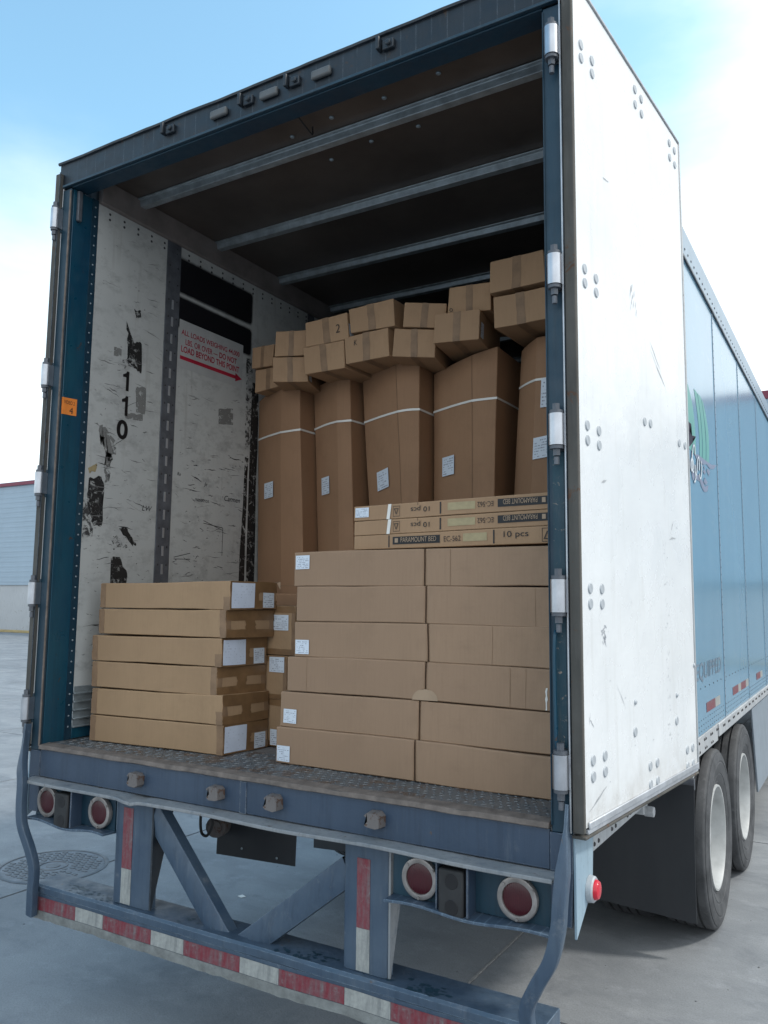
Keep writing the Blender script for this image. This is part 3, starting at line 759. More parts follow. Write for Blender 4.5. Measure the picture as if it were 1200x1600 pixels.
wall_patch('torn_lettering', [(.357, 2.109), (.419, 2.104), (.47, 2.025), (.461, 1.93), (.365, 1.93)], 'torn_black', w0, ragged=.016)
wall_patch('yellow_sticker_scrap', [(.184, 2.551), (.235, 2.581), (.232, 2.536), (.210, 2.54), (.196, 2.522)], 'faded', w0, ragged=.01)
wall_patch('glue_residue', [(.211, 2.786), (.277, 2.781), (.348, 2.721), (.341, 2.647), (.31, 2.56), (.285, 2.656), (.26, 2.72)], 'residue', w0, ragged=.03)
wall_patch('glue_residue', [(.29, 2.65), (.33, 2.64), (.32, 2.50), (.29, 2.49)], 'residue', w0, ragged=.02)
wall_patch('glue_residue', [(.407, 2.885), (.526, 2.896), (.528, 2.863), (.409, 2.853)], 'residue', w0, ragged=.01)
wall_patch('glue_residue', [(.47, 3.04), (.54, 3.05), (.54, 2.90), (.48, 2.90)], 'residue', w0, ragged=.01)
wall_patch('glue_residue', [(1.126, 3.06), (1.258, 3.088), (1.263, 2.985), (1.131, 2.964)], 'residue', w1_, ragged=.005)
wall_patch('glue_residue', [(.31, 3.22), (.36, 3.22), (.36, 3.18), (.31, 3.17)], 'residue', w0, ragged=.005)
wall_patch('torn_lettering', [(1.37, 3.45), (1.43, 3.44), (1.44, 2.9), (1.385, 2.85)], 'torn_mid', w1_, ragged=.02)
wall_patch('torn_lettering', [(1.385, 2.80), (1.42, 2.80), (1.41, 1.9), (1.36, 1.9)], 'torn_black', w1_, ragged=.012)
wall_patch('black_wall_stripe', [(1.435, 3.3), (1.50, 3.3), (1.51, 1.9), (1.43, 1.9)], 'torn_black', w1_, .0004, ragged=.01)
# scribbles and scuffs: many fine marks, one mesh per panel
def scuffs(par, y0, y1, z0, z1, n, seed, mat='rivet_dark', va=.35):
    rnd = random.Random(seed); bm = NB()
    for _ in range(n):
        y = rnd.uniform(y0, y1); z = rnd.uniform(z0, z1); l = rnd.choice((.01, .015, .03, .05, .12))*rnd.uniform(.5, 1.3); a = rnd.gauss(0, va)
        k = 5; wd = rnd.uniform(.0008, .0028); up_ = []; dn = []
        for i in range(k+1):
            t = i/k; yy = y+l*t*math.cos(a); zz_ = z+l*t*math.sin(a)+rnd.uniform(-1, 1)*.003
            ww = wd*math.sin(PI*min(.97, max(.05, t)))*rnd.uniform(.4, 1.5)
            if yy > y1: yy = y1
            up_.append(bm.verts.new((XW+.0007, yy, zz_+ww))); dn.append(bm.verts.new((XW+.0007, yy, zz_-ww)))
        for i in range(k): bm.faces.new((dn[i], dn[i+1], up_[i+1], up_[i]))
    o = finish(bm, 'scuff_marks', mat, par, smooth=False); o['kind'] = 'stuff'
scuffs(w0, .18, .645, 1.5, 3.85, 150, 3, 'scuff_grey', .12); scuffs(w0, .18, .645, 1.5, 3.0, 70, 13); scuffs(w1_, .78, 1.42, 1.9, 3.22, 130, 4, 'scuff_grey', .12); scuffs(w1_, .78, 1.42, 1.9, 2.8, 70, 14)
for (y, z, t_, h_) in ((1.20, 2.50, 'Carmen', .032), (1.02, 2.56, 'Je', .03), (.95, 2.47, 'nosotros', .018), (.80, 2.60, 'Re', .02), (.55, 2.37, 'LW', .03)):
    text('wall_scribble', t_, 'rivet_dark', w1_ if y > .7 else w0, (XW+.001, y, z), EY, EZ, height=h_, shear=.3)
# long thin drawn box outline
bm = NB()
for (a, b, c, d) in ((1.03, 2.345, 1.20, 2.33), (1.20, 2.33, 1.20, 2.16), (1.03, 2.36, 1.20, 2.315), (.80, 2.13, .93, 2.16), (.80, 2.12, .93, 2.125)):
    L_ = math.hypot(c-a, d-b); nx_, nz_ = -(d-b)/L_*.0018, (c-a)/L_*.0018
    vs = [bm.verts.new((XW+.0009, p, q)) for p, q in ((a-nx_, b-nz_), (c-nx_, d-nz_), (c+nx_, d+nz_), (a+nx_, b+nz_))]; bm.faces.new(vs)
o = finish(bm, 'marker_lines', 'rivet_dark', w1_, smooth=False)

# --- floor
bm = NB(); box(bm, -1.262, .42, 1.16, 1.262, 7.2, 1.205); finish(bm, 'cargo_floor', 'floor_wood', TR, bevel=.002)
bm = NB(); box(bm, -1.262, .012, 1.16, 1.262, .419, 1.207); tp = finish(bm, 'tread_plate', 'tread', TR, bevel=.002)
bm = NB()
for i in range(-38, 39):
    for j in range(0, 11):
        x = i*.032+(.016 if j % 2 else 0); y = .055+j*.034
        a = .78 if (i+j) % 2 else -.78
        l, wd = .0125, .0036
        dx, dy = math.cos(a), math.sin(a)
        ring = [(x+dx*l, y+dy*l), (x-dy*wd, y+dx*wd), (x-dx*l, y-dy*l), (x+dy*wd, y-dx*wd)]
        if abs(x) > 1.245: continue
        A = [bm.verts.new((p[0], p[1], 1.2065)) for p in ring]; t_ = [bm.verts.new((x+(p[0]-x)*.6, y+(p[1]-y)*.6, 1.2095)) for p in ring]
        for k in range(4): bm.faces.new((A[k], A[(k+1) % 4], t_[(k+1) % 4], t_[k]))
        bm.faces.new(t_)
o = finish(bm, 'tread_pattern', 'tread', tp, smooth=False); o['kind'] = 'stuff'
bm = NB()
for i in range(50):
    xa, xb = -1.24+2.48*i/50, -1.24+2.48*(i+1)/50
    f = lambda x, s_: .0035*noise.noise(Vector((x*6, s_, 0)))
    hexa(bm, [(xa, -.014+f(xa, 1), 1.188+f(xa, 3)), (xb, -.014+f(xb, 1), 1.188+f(xb, 3)), (xb, .045, 1.188), (xa, .045, 1.188),
              (xa, -.010+f(xa, 1), 1.206+f(xa, 2)), (xb, -.010+f(xb, 1), 1.206+f(xb, 2)), (xb, .045, 1.2115), (xa, .045, 1.2115)])
bmesh.ops.remove_doubles(bm, verts=bm.verts, dist=1e-5)
finish(bm, 'sill_lip', 'rust_edge', TR, bevel=.003)
bm = NB(); box(bm, 1.16, .05, 1.2, 1.24, .07, 1.2); bm.free()

# --- rear sill
bm = NB(); box(bm, -1.238, 0, 1.062, 1.238, .10, 1.187)
sill = finish(bm, 'rear_sill', 'sill', TR, bevel=.004)
bm = NB(); box(bm, -.02, -.003, 1.063, .012, -.0001, 1.183); finish(bm, 'weld_seam', 'sill', sill)
bm = NB()
n = 60
for i in range(n):
    xa, xb = -1.27+2.54*i/n, -1.27+2.54*(i+1)/n
    g_ = lambda x: .006*noise.noise(Vector((x*2.4, 0, 9)))-(.012 if -.62 < x < -.5 else 0)*math.sin((x+.62)/.12*PI)
    hexa(bm, [(xa, -.075, 1.044+g_(xa)), (xb, -.075, 1.044+g_(xb)), (xb, .10, 1.046), (xa, .10, 1.046), (xa, -.075, 1.058+g_(xa)), (xb, -.075, 1.058+g_(xb)), (xb, .10, 1.061), (xa, .10, 1.061)])
bmesh.ops.remove_doubles(bm, verts=bm.verts, dist=1e-5)
finish(bm, 'sill_ledge', 'sill_light', sill, bevel=.003)
for x in (-.584, -.133, .156, .606):
    bm = NB()
    z = 1.128
    prof = [(-.033, .016), (-.018, .029), (.022, .029), (.036, .016), (.036, -.022), (.020, -.030), (-.018, -.028), (-.030, -.020), (-.014, -.004), (-.014, .006)]
    A = [bm.verts.new((x+a, -.001, z+b)) for a, b in prof]; B = [bm.verts.new((x+a*.9, -.042, z+b*.9)) for a, b in prof]
    k = len(prof)
    for i in range(k): bm.faces.new((A[i], A[(i+1) % k], B[(i+1) % k], B[i]))
    bm.faces.new(A[::-1]); fb = bm.faces.new(B)
    bmesh.ops.triangulate(bm, faces=[f for f in bm.faces if len(f.verts) > 4])
    for v in bm.verts: v.co += Vector((noise.noise(v.co*40), 0, noise.noise(v.co*40+Vector((9, 0, 0)))))*.005
    finish(bm, 'dock_block', 'rusty_block', sill, (x, 0, z), bevel=.002)

# --- light boxes, lamps
def light_box(x0, x1, lamps, rub, s):
    bm = NB()
    box(bm, x0, .010, .885, x1, .020, 1.045)                      # back plate
    finish_parts = finish(bm, 'light_panel', 'teal_deep', TR, bevel=.002)
    LB = finish_parts
    bm = NB(); k = 16
    for i in range(k):
        xa, xb = x0+(x1-x0)*i/k, x0+(x1-x0)*(i+1)/k
        q = lambda x: .885+.010*math.sin((x-x0)/(x1-x0)*9)*(.9 if s < 0 else .7)
        hexa(bm, [(xa, -.055, q(xa)-.010), (xb, -.055, q(xb)-.010), (xb, .04, .875), (xa, .04, .875), (xa, -.055, q(xa)), (xb, -.055, q(xb)), (xb, .04, .885), (xa, .04, .885)])
    bmesh.ops.remove_doubles(bm, verts=bm.verts, dist=1e-5)
    finish(bm, 'bottom_plate', 'bumper', LB, bevel=.002)
    xd = rub + (.055 if s > 0 else .06)
    bm = NB(); box(bm, xd, -.05, .88, xd+.008, .034, 1.043); finish(bm, 'divider', 'sill', LB, bevel=.002)
    if s > 0:
        bm = NB(); box(bm, rub-.058, -.045, .88, rub-.052, .034, 1.043); finish(bm, 'divider', 'sill', LB, bevel=.002)
    for x in lamps:
        z = .958
        bm = NB(); lathe(bm, [(.009, .066), (-.004, .069), (-.012, .067), (-.014, .062), (-.012, .051), (-.004, .049)], (x, 0, z), 'y', 40)
        for a in (.6, 2.4, 4.7):
            cyl(bm, (x+.061*math.cos(a), -.010, z+.061*math.sin(a)), (x+.061*math.cos(a), -.0165, z+.061*math.sin(a)), .0055, 8)
        T = finish(bm, 'tail_light', 'lamp_ring', LB, (x, 0, z))
        bm = NB(); lathe(bm, [(0, .0505), (-.007, .050), (-.010, .042), (-.0115, .02), (-.012, .0005)], (x, 0, z), 'y', 40)
        finish(bm, 'lamp_lens', 'lamp_red', T, (x, 0, z))
    # rubber socket block
    x = rub; wd = .046
    bm = NB(); box(bm, x-wd, -.052, .868, x+wd, .033, 1.022)
    S_ = finish(bm, 'plug_socket', 'black_rubber', LB, (x, 0, .945), bevel=.008)
    for z in (.985, .905):
        bm = NB(); lathe(bm, [(-.0525, .024), (-.0535, .023), (-.0530, .0005)], (x+.004, 0, z), 'y', 20)
        finish(bm, 'socket_hole', 'blackspray', S_, (x, 0, z))
    return LB
lbl = light_box(-1.262, -.728, (-1.16, -.81), -1.012, -1)
lbr = light_box(.668, 1.262, (.782, 1.132), .918, 1)

# --- bumper guard
bm = NB()
n = 50
for i in range(n):
    xa, xb = -1.20+2.42*i/n, -1.20+2.42*(i+1)/n
    q = lambda x, s_=0: .004*noise.noise(Vector((x*3, s_, 4)))
    # cross-section: channel with rounded upper lip
    pr = lambda x: [(-.020, .455+q(x)*2), (-.022, .560+q(x)), (-.030, .566+q(x, 1)), (-.032, .592+q(x, 1)), (-.024, .602), (.125, .602), (.130, .596), (.130, .456)]
    a_, b_ = pr(xa), pr(xb)
    A = [bm.verts.new((xa, *p)) for p in a_]; B = [bm.verts.new((xb, *p)) for p in b_]
    for k in range(len(a_)): bm.faces.new((A[k], A[(k+1) % 8], B[(k+1) % 8], B[k]))
    if i == 0: bm.faces.new(A[::-1])
    if i == n-1: bm.faces.new(B)
bmesh.ops.remove_doubles(bm, verts=bm.verts, dist=1e-5)
bb = finish(bm, 'bumper_bar', 'bumper', TR)
bx = [-1.185, -.913, -.737, -.45, -.269, .021, .207, .496, .682, .97, 1.13]
for i in range(10):
    bm = NB(); q = lambda x: .004*noise.noise(Vector((x*3, 0, 4)))
    xa, xb = bx[i]+.0005, bx[i+1]-.0005; k = 8
    for j in range(k):
        a, b = xa+(xb-xa)*j/k, xa+(xb-xa)*(j+1)/k
        yy = -.0235
        vs = [bm.verts.new(p) for p in ((a, yy, .490+q(a)), (b, yy, .490+q(b)), (b, yy, .547+q(b)), (a, yy, .547+q(a)))]; bm.faces.new(vs)
    finish(bm, 'reflective_tape', 'refl_red' if i % 2 == 0 else 'refl_white', bb, ((xa+xb)/2, -.02, .52), smooth=False)
bm = NB()
for i in range(60):
    xa, xb = -1.198+2.416*i/60, -1.198+2.416*(i+1)/60
    q = lambda x: .004*noise.noise(Vector((x*3, 0, 4)))
    rg = lambda x: .006*noise.noise(Vector((x*22, 3, 1)))
    bm.faces.new([bm.verts.new(p) for p in ((xa, -.0235, .452+2*q(xa)+rg(xa)), (xb, -.0235, .452+2*q(xb)+rg(xb)), (xb, -.0233, .4885+q(xb)), (xa, -.0233, .4885+q(xa)))])
bmesh.ops.remove_doubles(bm, verts=bm.verts, dist=1e-5)
finish(bm, 'dusty_lower_edge', 'dust', bb, smooth=False)
bm = NB()
rnd = random.Random(11)
for (xc, n_) in ((-.93, 26), (-.25, 8), (.32, 34), (.8, 40), (-.75, 16)):
    for _ in range(n_):
        x = xc+rnd.gauss(0, .06); y = rnd.uniform(-.02, .05); r_ = rnd.uniform(.004, .014)
        pts = [bm.verts.new((x+r_*math.cos(a)*rnd.uniform(.5, 1.6), y+r_*math.sin(a)*rnd.uniform(.3, 1), .6028+.0002*rnd.random())) for a in (0, 1, 2, 3, 4, 5)]
        bm.faces.new(pts)
o = finish(bm, 'paint_scuffs', 'blue_flange', bb, smooth=False); o['kind'] = 'stuff'
# upright posts
for (xa, xb, tx, s) in ((-.715, -.50, (-.662, -.604), -1), (.470, .652, (.528, .582), 1)):
    bm = NB()
    prof = [(xa, .045), (xa, .008), (xa+.012, 0), (xb-.012, 0), (xb, .008), (xb, .045), (xb-.012, .045), (xb-.012, .014), (xa+.012, .014), (xa+.012, .045)]
    A = [bm.verts.new((p[0], p[1], .603)) for p in prof]; B = [bm.verts.new((p[0], p[1], 1.043)) for p in prof]
    for k in range(len(prof)): bm.faces.new((A[k], A[(k+1) % 10], B[(k+1) % 10], B[k]))
    for ring in (A[::-1], B):
        f = bm.faces.new(ring); bmesh.ops.triangulate(bm, faces=[f])
    po = finish(bm, 'bumper_post', 'bumper', TR, bevel=.002)
    bm = NB(); box(bm, tx[0], -.0022, .75, tx[1], -.0002, .985 if s > 0 else 1.0)
    finish(bm, 'reflective_tape', 'refl_red', po, (tx[0], 0, .87), smooth=False)
    bm = NB(); box(bm, tx[0], -.0022, .607, tx[1], -.0002, .749)
    finish(bm, 'reflective_tape', 'refl_white', po, (tx[0], 0, .68), smooth=False)
    xg = xb+.002 if s > 0 else xb+.002
    bm = NB(); hexa(bm, [(xg, .005, .604), (xg+.008, .005, .604), (xg+.008, .012, .604), (xg, .012, .604), (xg, .005, 1.043), (xg+.008, .005, 1.043), (xg+.008, .135, 1.043), (xg, .135, 1.043)])
    finish(bm, 'gusset', 'header' if s < 0 else 'sill_light', po)  # left gusset coloured black for the shade it sits in, right one light
# diagonal braces (folded channel)
def brace(x0, z0, x1, z1, wd, y0):
    d = Vector((x1-x0, 0, z1-z0)).normalized(); n_ = Vector((-d.z, 0, d.x))
    bm = NB()
    prof = [(-.5, .0), (-.12, -.012), (.5, .0), (.5, .05), (.44, .05), (.44, .012), (-.12, .0), (-.44, .010), (-.44, .05), (-.5, .05)]
    A = [bm.verts.new(Vector((x0, y0+b, z0))+n_*a*wd) for a, b in prof]; B = [bm.verts.new(Vector((x1, y0+b, z1))+n_*a*wd) for a, b in prof]
    k = len(prof)
    for i in range(k): bm.faces.new((A[i], A[(i+1) % k], B[(i+1) % k], B[i]))
    return finish(bm, 'bumper_brace', 'bumper', TR, bevel=.002)
brace(-.095, .555, -.515, .995, .098, .018)
brace(.005, .565, .480, .930, .098, .018)
# --- bent hook bars at both ends
pl = smooth_path([(-1.300, -.030, 1.30), (-1.292, -.045, 1.20), (-1.262, -.075, 1.11), (-1.240, -.085, 1.04), (-1.232, -.09, .94), (-1.215, -.09, .86), (-1.165, -.08, .76), (-1.145, -.07, .68), (-1.16, -.06, .58), (-1.178, -.045, .47)], 6)
bm = NB(); sweep(bm, pl, .042, .034, .14, 9); hkl = finish(bm, 'dock_hook_bar', 'bumper', TR)
pr = smooth_path([(1.304, -.012, 1.27), (1.304, -.03, 1.20), (1.302, -.062, 1.10), (1.298, -.085, 1.0), (1.292, -.09, .92), (1.268, -.09, .83), (1.218, -.085, .74), (1.186, -.075, .66), (1.20, -.06, .55), (1.222, -.05, .46)], 6)
bm = NB(); sweep(bm, pr, .042, .038, .14, 10); hkr = finish(bm, 'dock_hook_bar', 'bumper', TR)
for s in (-1, 1):
    bm = NB(); hexa(bm, [(s*1.305, .002, .90), (s*1.2395, .002, .90), (s*1.2395, .10, .90), (s*1.305, .10, .90), (s*1.313, .002, 1.098), (s*1.2395, .002, 1.098), (s*1.2395, .12, 1.098), (s*1.313, .12, 1.098)])
    bmx = NB(); box(bmx, s*1.2385, -.001, 1.062, s*1.312, .0115 , 1.178); finish(bmx, 'corner_plate', 'sill', TR, bevel=.002)
    e_ = finish(bm, 'corner_bracket', 'sill', TR, bevel=.003)
    bm = NB(); A = [(s*1.3135, .0, .87), (s*1.3135, .055, .905), (s*1.3135, .17, .98), (s*1.3135, .19, 1.178), (s*1.3135, 0, 1.178)]
    poly_plate(bm, A, (s, 0, 0), .008); finish(bm, 'side_plate', 'side_frame', e_, bevel=.002)
    bm = NB(); lathe(bm, [(s*0, .042), (s*.016, .040), (s*.020, .036), (s*.018, .0005)], (s*1.322, .13, .985), 'x', 28)
    mk = finish(bm, 'side_marker', 'bolt', e_, (s*1.322, .13, .985))
    bm = NB(); lathe(bm, [(s*.018, .031), (s*.026, .030), (s*.032, .026), (s*.035, .017), (s*.036, .0005)], (s*1.322, .13, .985), 'x', 28)
    finish(bm, 'marker_lens', 'marker_red', mk, (s*1.322, .13, .985))

# --- plate, air line and lamp under the sill
bm = NB(); quad_patch(bm, (-.568, .49, .70), (-.122, .51, .712), (-.122, .52, .95), (-.568, .50, .95), th=.004)
pp = finish(bm, 'plate_holder', 'flap', TR)
bm = NB()
for x, z in ((-.42, .745), (-.215, .735)): dome(bm, (x, .494, z), (0, -1, 0), .006, .003, 8)
finish(bm, 'plate_screw', 'rivet', pp)
bm = NB(); cyl(bm, (-.53, .47, .845), (-.50, .40, .85), .05, 20, .047); cyl(bm, (-.50, .40, .85), (-.495, .385, .85), .032, 20); finish(bm, 'air_coupling', 'rusty_block', TR)
bm = NB(); tube(bm, smooth_path([(-.47, .30, 1.0), (-.49, .29, .93), (-.475, .28, .86), (-.44, .28, .85), (-.42, .29, .90), (-.44, .30, .96), (-.42, .33, .93), (-.43, .42, .90)], 7), .0065, 7)
finish(bm, 'air_hose', 'black_rubber', TR)

# --- doors (swung 270 degrees, folded along the sides)
def door(s, ang, w_, visible):
    hx = s*(1.352 if s > 0 else 1.347); y0 = -.012
    ex = Vector((s*math.sin(ang), math.cos(ang), 0)); nn = Vector((s*math.cos(ang), -math.sin(ang), 0))
    O = Vector((hx, y0, 0))
    def q(a, o, z): return O+ex*a+nn*o+Vector((0, 0, z))
    Z0, Z1 = 1.20, 4.045
    def slab(bm, a0, a1, o0, o1, z0, z1): return hexa(bm, [q(a0, o0, z0), q(a1, o0, z0), q(a1, o1, z0), q(a0, o1, z0), q(a0, o0, z1), q(a1, o0, z1), q(a1, o1, z1), q(a0, o1, z1)])
    bm = NB(); slab(bm, .012, w_, -.036, .0, Z0, Z1)
    # subdivide for gentle waviness
    D = finish(bm, 'rear_door', 'door', TR, bevel=.003, label='white lined rear door swung fully back along the trailer side' if s > 0 else None)
    # rubber gasket along the hinge edge
    bm = NB(); slab(bm, -.009, .011, -.034, .0035, Z0-.012, Z1+.008); finish(bm, 'door_gasket', 'gasket', D, bevel=.004)
    bm = NB(); slab(bm, -.016, -.0125, -.039, -.0345, Z0-.012, Z1+.008); finish(bm, 'edge_strip', 'alu_dull' if s > 0 else 'header', D)
    # aluminium edging on the far side, bottom and top
    bm = NB(); slab(bm, w_+.0005, w_+.016, -.040, .004, Z0-.014, Z1+.012); finish(bm, 'edge_trim', 'rail_grey', D, bevel=.003)
    bm = NB(); slab(bm, w_+.0165, w_+.022, -.040, -.004, Z0-.014, Z1+.012); finish(bm, 'edge_seal', 'gasket', D, bevel=.002)
    bm = NB(); slab(bm, .03, w_, .0005, .008, Z0-.004, Z0+.018); slab(bm, .03, w_, -.038, .003, Z0-.020, Z0-.0045); finish(bm, 'bottom_trim', 'alu_dull', D, bevel=.003)
    bm = NB(); slab(bm, .0, w_, -.040, .006, Z0-.030, Z0-.0205); finish(bm, 'bottom_seal', 'gasket', D, bevel=.003)
    bm = NB(); slab(bm, .03, w_, -.038, .006, Z1+.0005, Z1+.013); finish(bm, 'top_trim', 'rail_grey', D, bevel=.003)
    B = []
    for z in HZ:
        for a in (.080, .182):
            for dz in (.026, -.024): B.append((a, z+dz))
    for z in (3.95, 1.263):
        for a in ((.652, .73) if z > 2 else (.634, .716)):
            B += [(a, z+.033), (a, z-.033)]
        for a in ((1.117, 1.194) if z > 2 else (1.113, 1.193)):
            B += [(a, z+.026), (a, z-.04)] if z < 2 else [(a, z+.03), (a, z-.04)]
    B += [(.669, 2.601), (.740, 2.607), (1.129, 2.594), (1.217, 2.597)]
    B += [(.478, 1.438), (.977, 1.423)]
    for a, z in B:
        bm = NB(); dome(bm, q(a, .0, z), nn, .0185, .0045, 18, .86); finish(bm, 'door_bolt', 'bolt', D, q(a, 0, z))
    for a, z in ((.485, 1.541), (.987, 1.524), (1.25, 1.63)):
        bm = NB(); dome(bm, q(a, 0, z), nn, .010, .007, 10); finish(bm, 'door_rivet', 'bolt', D, q(a, 0, z))
    if visible:
        rnd = random.Random(5); bm = NB()
        def mark(a, z, l, an, wd):
            k = 5; U1 = []; D1 = []
            for i in range(k+1):
                t = i/k; aa = a+l*t*math.cos(an); zz_ = z+l*t*math.sin(an)+rnd.uniform(-1, 1)*.002
                ww = wd*math.sin(PI*min(.96, max(.06, t)))*rnd.uniform(.4, 1.5)
                U1.append(bm.verts.new(q(aa, .0008, zz_+ww))); D1.append(bm.verts.new(q(aa, .0008, zz_-ww)))
            for i in range(k): bm.faces.new((D1[i], D1[i+1], U1[i+1], U1[i]))
        for (a, z, l, an, wd) in ((.76, 2.95, .17, -.6, .0022), (.76, 2.92, .24, -.55, .0022), (.83, 2.87, .14, -.5, .0018), (.70, 2.70, .05, 1.4, .002), (.90, 2.76, .1, 1.5, .002),
                                 (.27, 3.43, .06, .15, .003), (.045, 1.245, .16, .35, .003), (.055, 1.51, .04, 1.3, .004), (.055, 1.53, .05, -.7, .003), (.30, 1.62, .13, -.8, .0015),
                                 (.95, 2.16, .09, .1, .004), (.98, 2.20, .05, .9, .004), (.2, 2.30, .05, .3, .004)): mark(a, z, l, an, wd)
        for _ in range(55):
            mark(rnd.uniform(.86, .91), rnd.uniform(1.35, 2.15), rnd.uniform(.004, .016), rnd.uniform(-.5, 1.8), rnd.uniform(.0012, .0028))
        for _ in range(22):
            mark(rnd.uniform(.05, 1.2), rnd.uniform(1.3, 2.3), rnd.uniform(.005, .02), rnd.uniform(-1.5, 1.5), rnd.uniform(.001, .0022))
        o = finish(bm, 'scuff_marks', 'door_mark', D, smooth=False); o['kind'] = 'stuff'
        bm = NB()
        for _ in range(12):
            mark(rnd.uniform(.53, .60), rnd.uniform(3.0, 3.10), rnd.uniform(.03, .05), 1.2, .006)
        for _ in range(14):
            mark(rnd.uniform(.17, .20), rnd.uniform(1.765, 1.82), rnd.uniform(.01, .03), rnd.uniform(-1, 1), .004)
        o = finish(bm, 'scraped_patch', 'alu_dull', D, smooth=False); o['kind'] = 'stuff'
    return D
door(1, .092, 1.262, True)
door(-1, .03, 1.262, False)

# --- body sides
for s in (-1, 1):
    XS = s*1.295
    edges = [.13, .78, 2.05, 3.322, 4.60, 5.88] + [5.88+1.28*k for k in range(1, 8)] + [LEN]
    edges = [e for e in edges if e <= LEN]
    for a, b in zip(edges[:-1], edges[1:]):
        bm = NB(); box(bm, XS, a+.002, 1.165, XS-s*.016, b-.002, 3.93)
        sp_ = finish(bm, 'side_panel', 'side', TR, smooth=False, bevel=.0015)
        # seam strip with rivets
        bm = NB(); box(bm, XS+s*.0005, b-.022, 1.168, XS+s*.0035, b-.001, 3.928) if b < LEN else box(bm, XS, b-.02, 1.2, XS+s*.002, b-.001, 3.9)
        finish(bm, 'panel_seam', 'side_rail', sp_, smooth=False)
        if s > 0 and b < 9 and a > 1:
            bm = NB(); z = 1.2
            while z < 3.9:
                dome(bm, (XS+s*.0035, b-.010, z), (s, 0, 0), .004, .002, 6); z += .05
            for z in (1.185, 1.215, 1.245):
                y = a+.05
                while y < b-.05:
                    dome(bm, (XS, y, z), (s, 0, 0), .0042, .002, 6); y += .075
            y = a+.06
            while y < b-.1: dome(bm, (XS, y, 1.42), (s, 0, 0), .005, .003, 6); y += .15
            o = finish(bm, 'panel_rivets', 'rivet_dark', sp_); o['kind'] = 'stuff'
        if s > 0:
            segs_ = {2.05: [(2.58, 2.90, 'refl_red'), (2.90, 3.09, 'refl_white')], 3.322: [(3.67, 3.95, 'refl_red'), (3.95, 4.10, 'refl_white'), (4.10, 4.38, 'refl_red'), (4.38, 4.55, 'refl_white')],
                     4.60: [(5.10, 5.38, 'refl_red'), (5.38, 5.55, 'refl_white')], 5.88: [(6.2, 6.5, 'refl_red'), (6.5, 6.68, 'refl_white')]}.get(a, [])
            for (p0, p1, mm) in segs_:
                bm = NB(); box(bm, XS+.0004, p0+.001, 1.270, XS+.0018, p1-.001, 1.325); finish(bm, 'reflective_tape', mm, sp_, (XS, p0, 1.3), smooth=False)
            if a == 2.05: gp = sp_
    # top rail & bottom rail
    bm = NB(); box(bm, XS-s*.02, .141, 3.932, XS+s*.008, LEN, 4.113); tr_ = finish(bm, 'top_rail', 'side_rail', TR, bevel=.004)
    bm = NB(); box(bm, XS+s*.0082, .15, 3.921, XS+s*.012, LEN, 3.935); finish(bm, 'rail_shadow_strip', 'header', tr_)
    bm = NB(); y = .2
    while y < 12:
        dome(bm, (XS+s*.008, y, 3.985), (s, 0, 0), .008, .004, 6); y += .10
    o = finish(bm, 'rail_rivets', 'rivet_dark', tr_); o['kind'] = 'stuff'
    bm = NB(); box(bm, XS-s*.03, .19, 1.062, XS+s*.004, 2.94, 1.163); box(bm, XS-s*.03, 2.95, 1.085, XS+s*.012, LEN, 1.163)
    br_ = finish(bm, 'bottom_rail', 'rail_grey', TR, bevel=.004)
    bm = NB(); y = .25
    while y < 9:
        for dy in (0, .05):
            dome(bm, (XS+s*.004 if y < 2.9 else XS+s*.012, y+dy, 1.135), (s, 0, 0), .009, .006, 7)
            if y < 2.85: dome(bm, (XS+s*.004, y+dy+.02, 1.085), (s, 0, 0), .008, .005, 7)
        y += .22
    o = finish(bm, 'rail_bolts', 'rivet_dark', br_); o['kind'] = 'stuff'
    for y in (1.05, 1.95):
        bm = NB(); box(bm, XS-s*.05, y-.035, 1.02, XS-s*.005, y+.035, 1.061); cyl(bm, (XS-s*.01, y, 1.03), (XS+s*.03, y, 1.03), .022, 8)
        finish(bm, 'holdback_bracket', 'rail_grey', br_, (XS, y, 1.04), bevel=.003)
    # inner skin closing the wall and ground-side structure
    bm = NB(); box(bm, s*1.2765, .17, 1.166, s*1.2785, 7.3, 3.93); finish(bm, 'wall_core', 'rail_grey', TR, smooth=False)
    # side skirt ahead of the wheels
    bm = NB()
    hexa(bm, [(s*1.27, 5.02, .36), (s*1.285, 5.02, .36), (s*1.285, 12.2, .36), (s*1.27, 12.2, .36), (s*1.27, 4.80, 1.06), (s*1.285, 4.80, 1.06), (s*1.285, 12.6, 1.06), (s*1.27, 12.6, 1.06)])
    finish(bm, 'side_skirt', 'skirt', TR, bevel=.003)
# front bulkhead
bm = NB(); box(bm, -1.28, LEN-.02, 1.165, 1.28, LEN, 4.08); finish(bm, 'front_wall', 'side', TR)
bm = NB(); box(bm, -1.23, 7.0, 1.205, 1.23, 7.02, 4.08); finish(bm, 'inner_bulkhead', 'ceiling', TR)
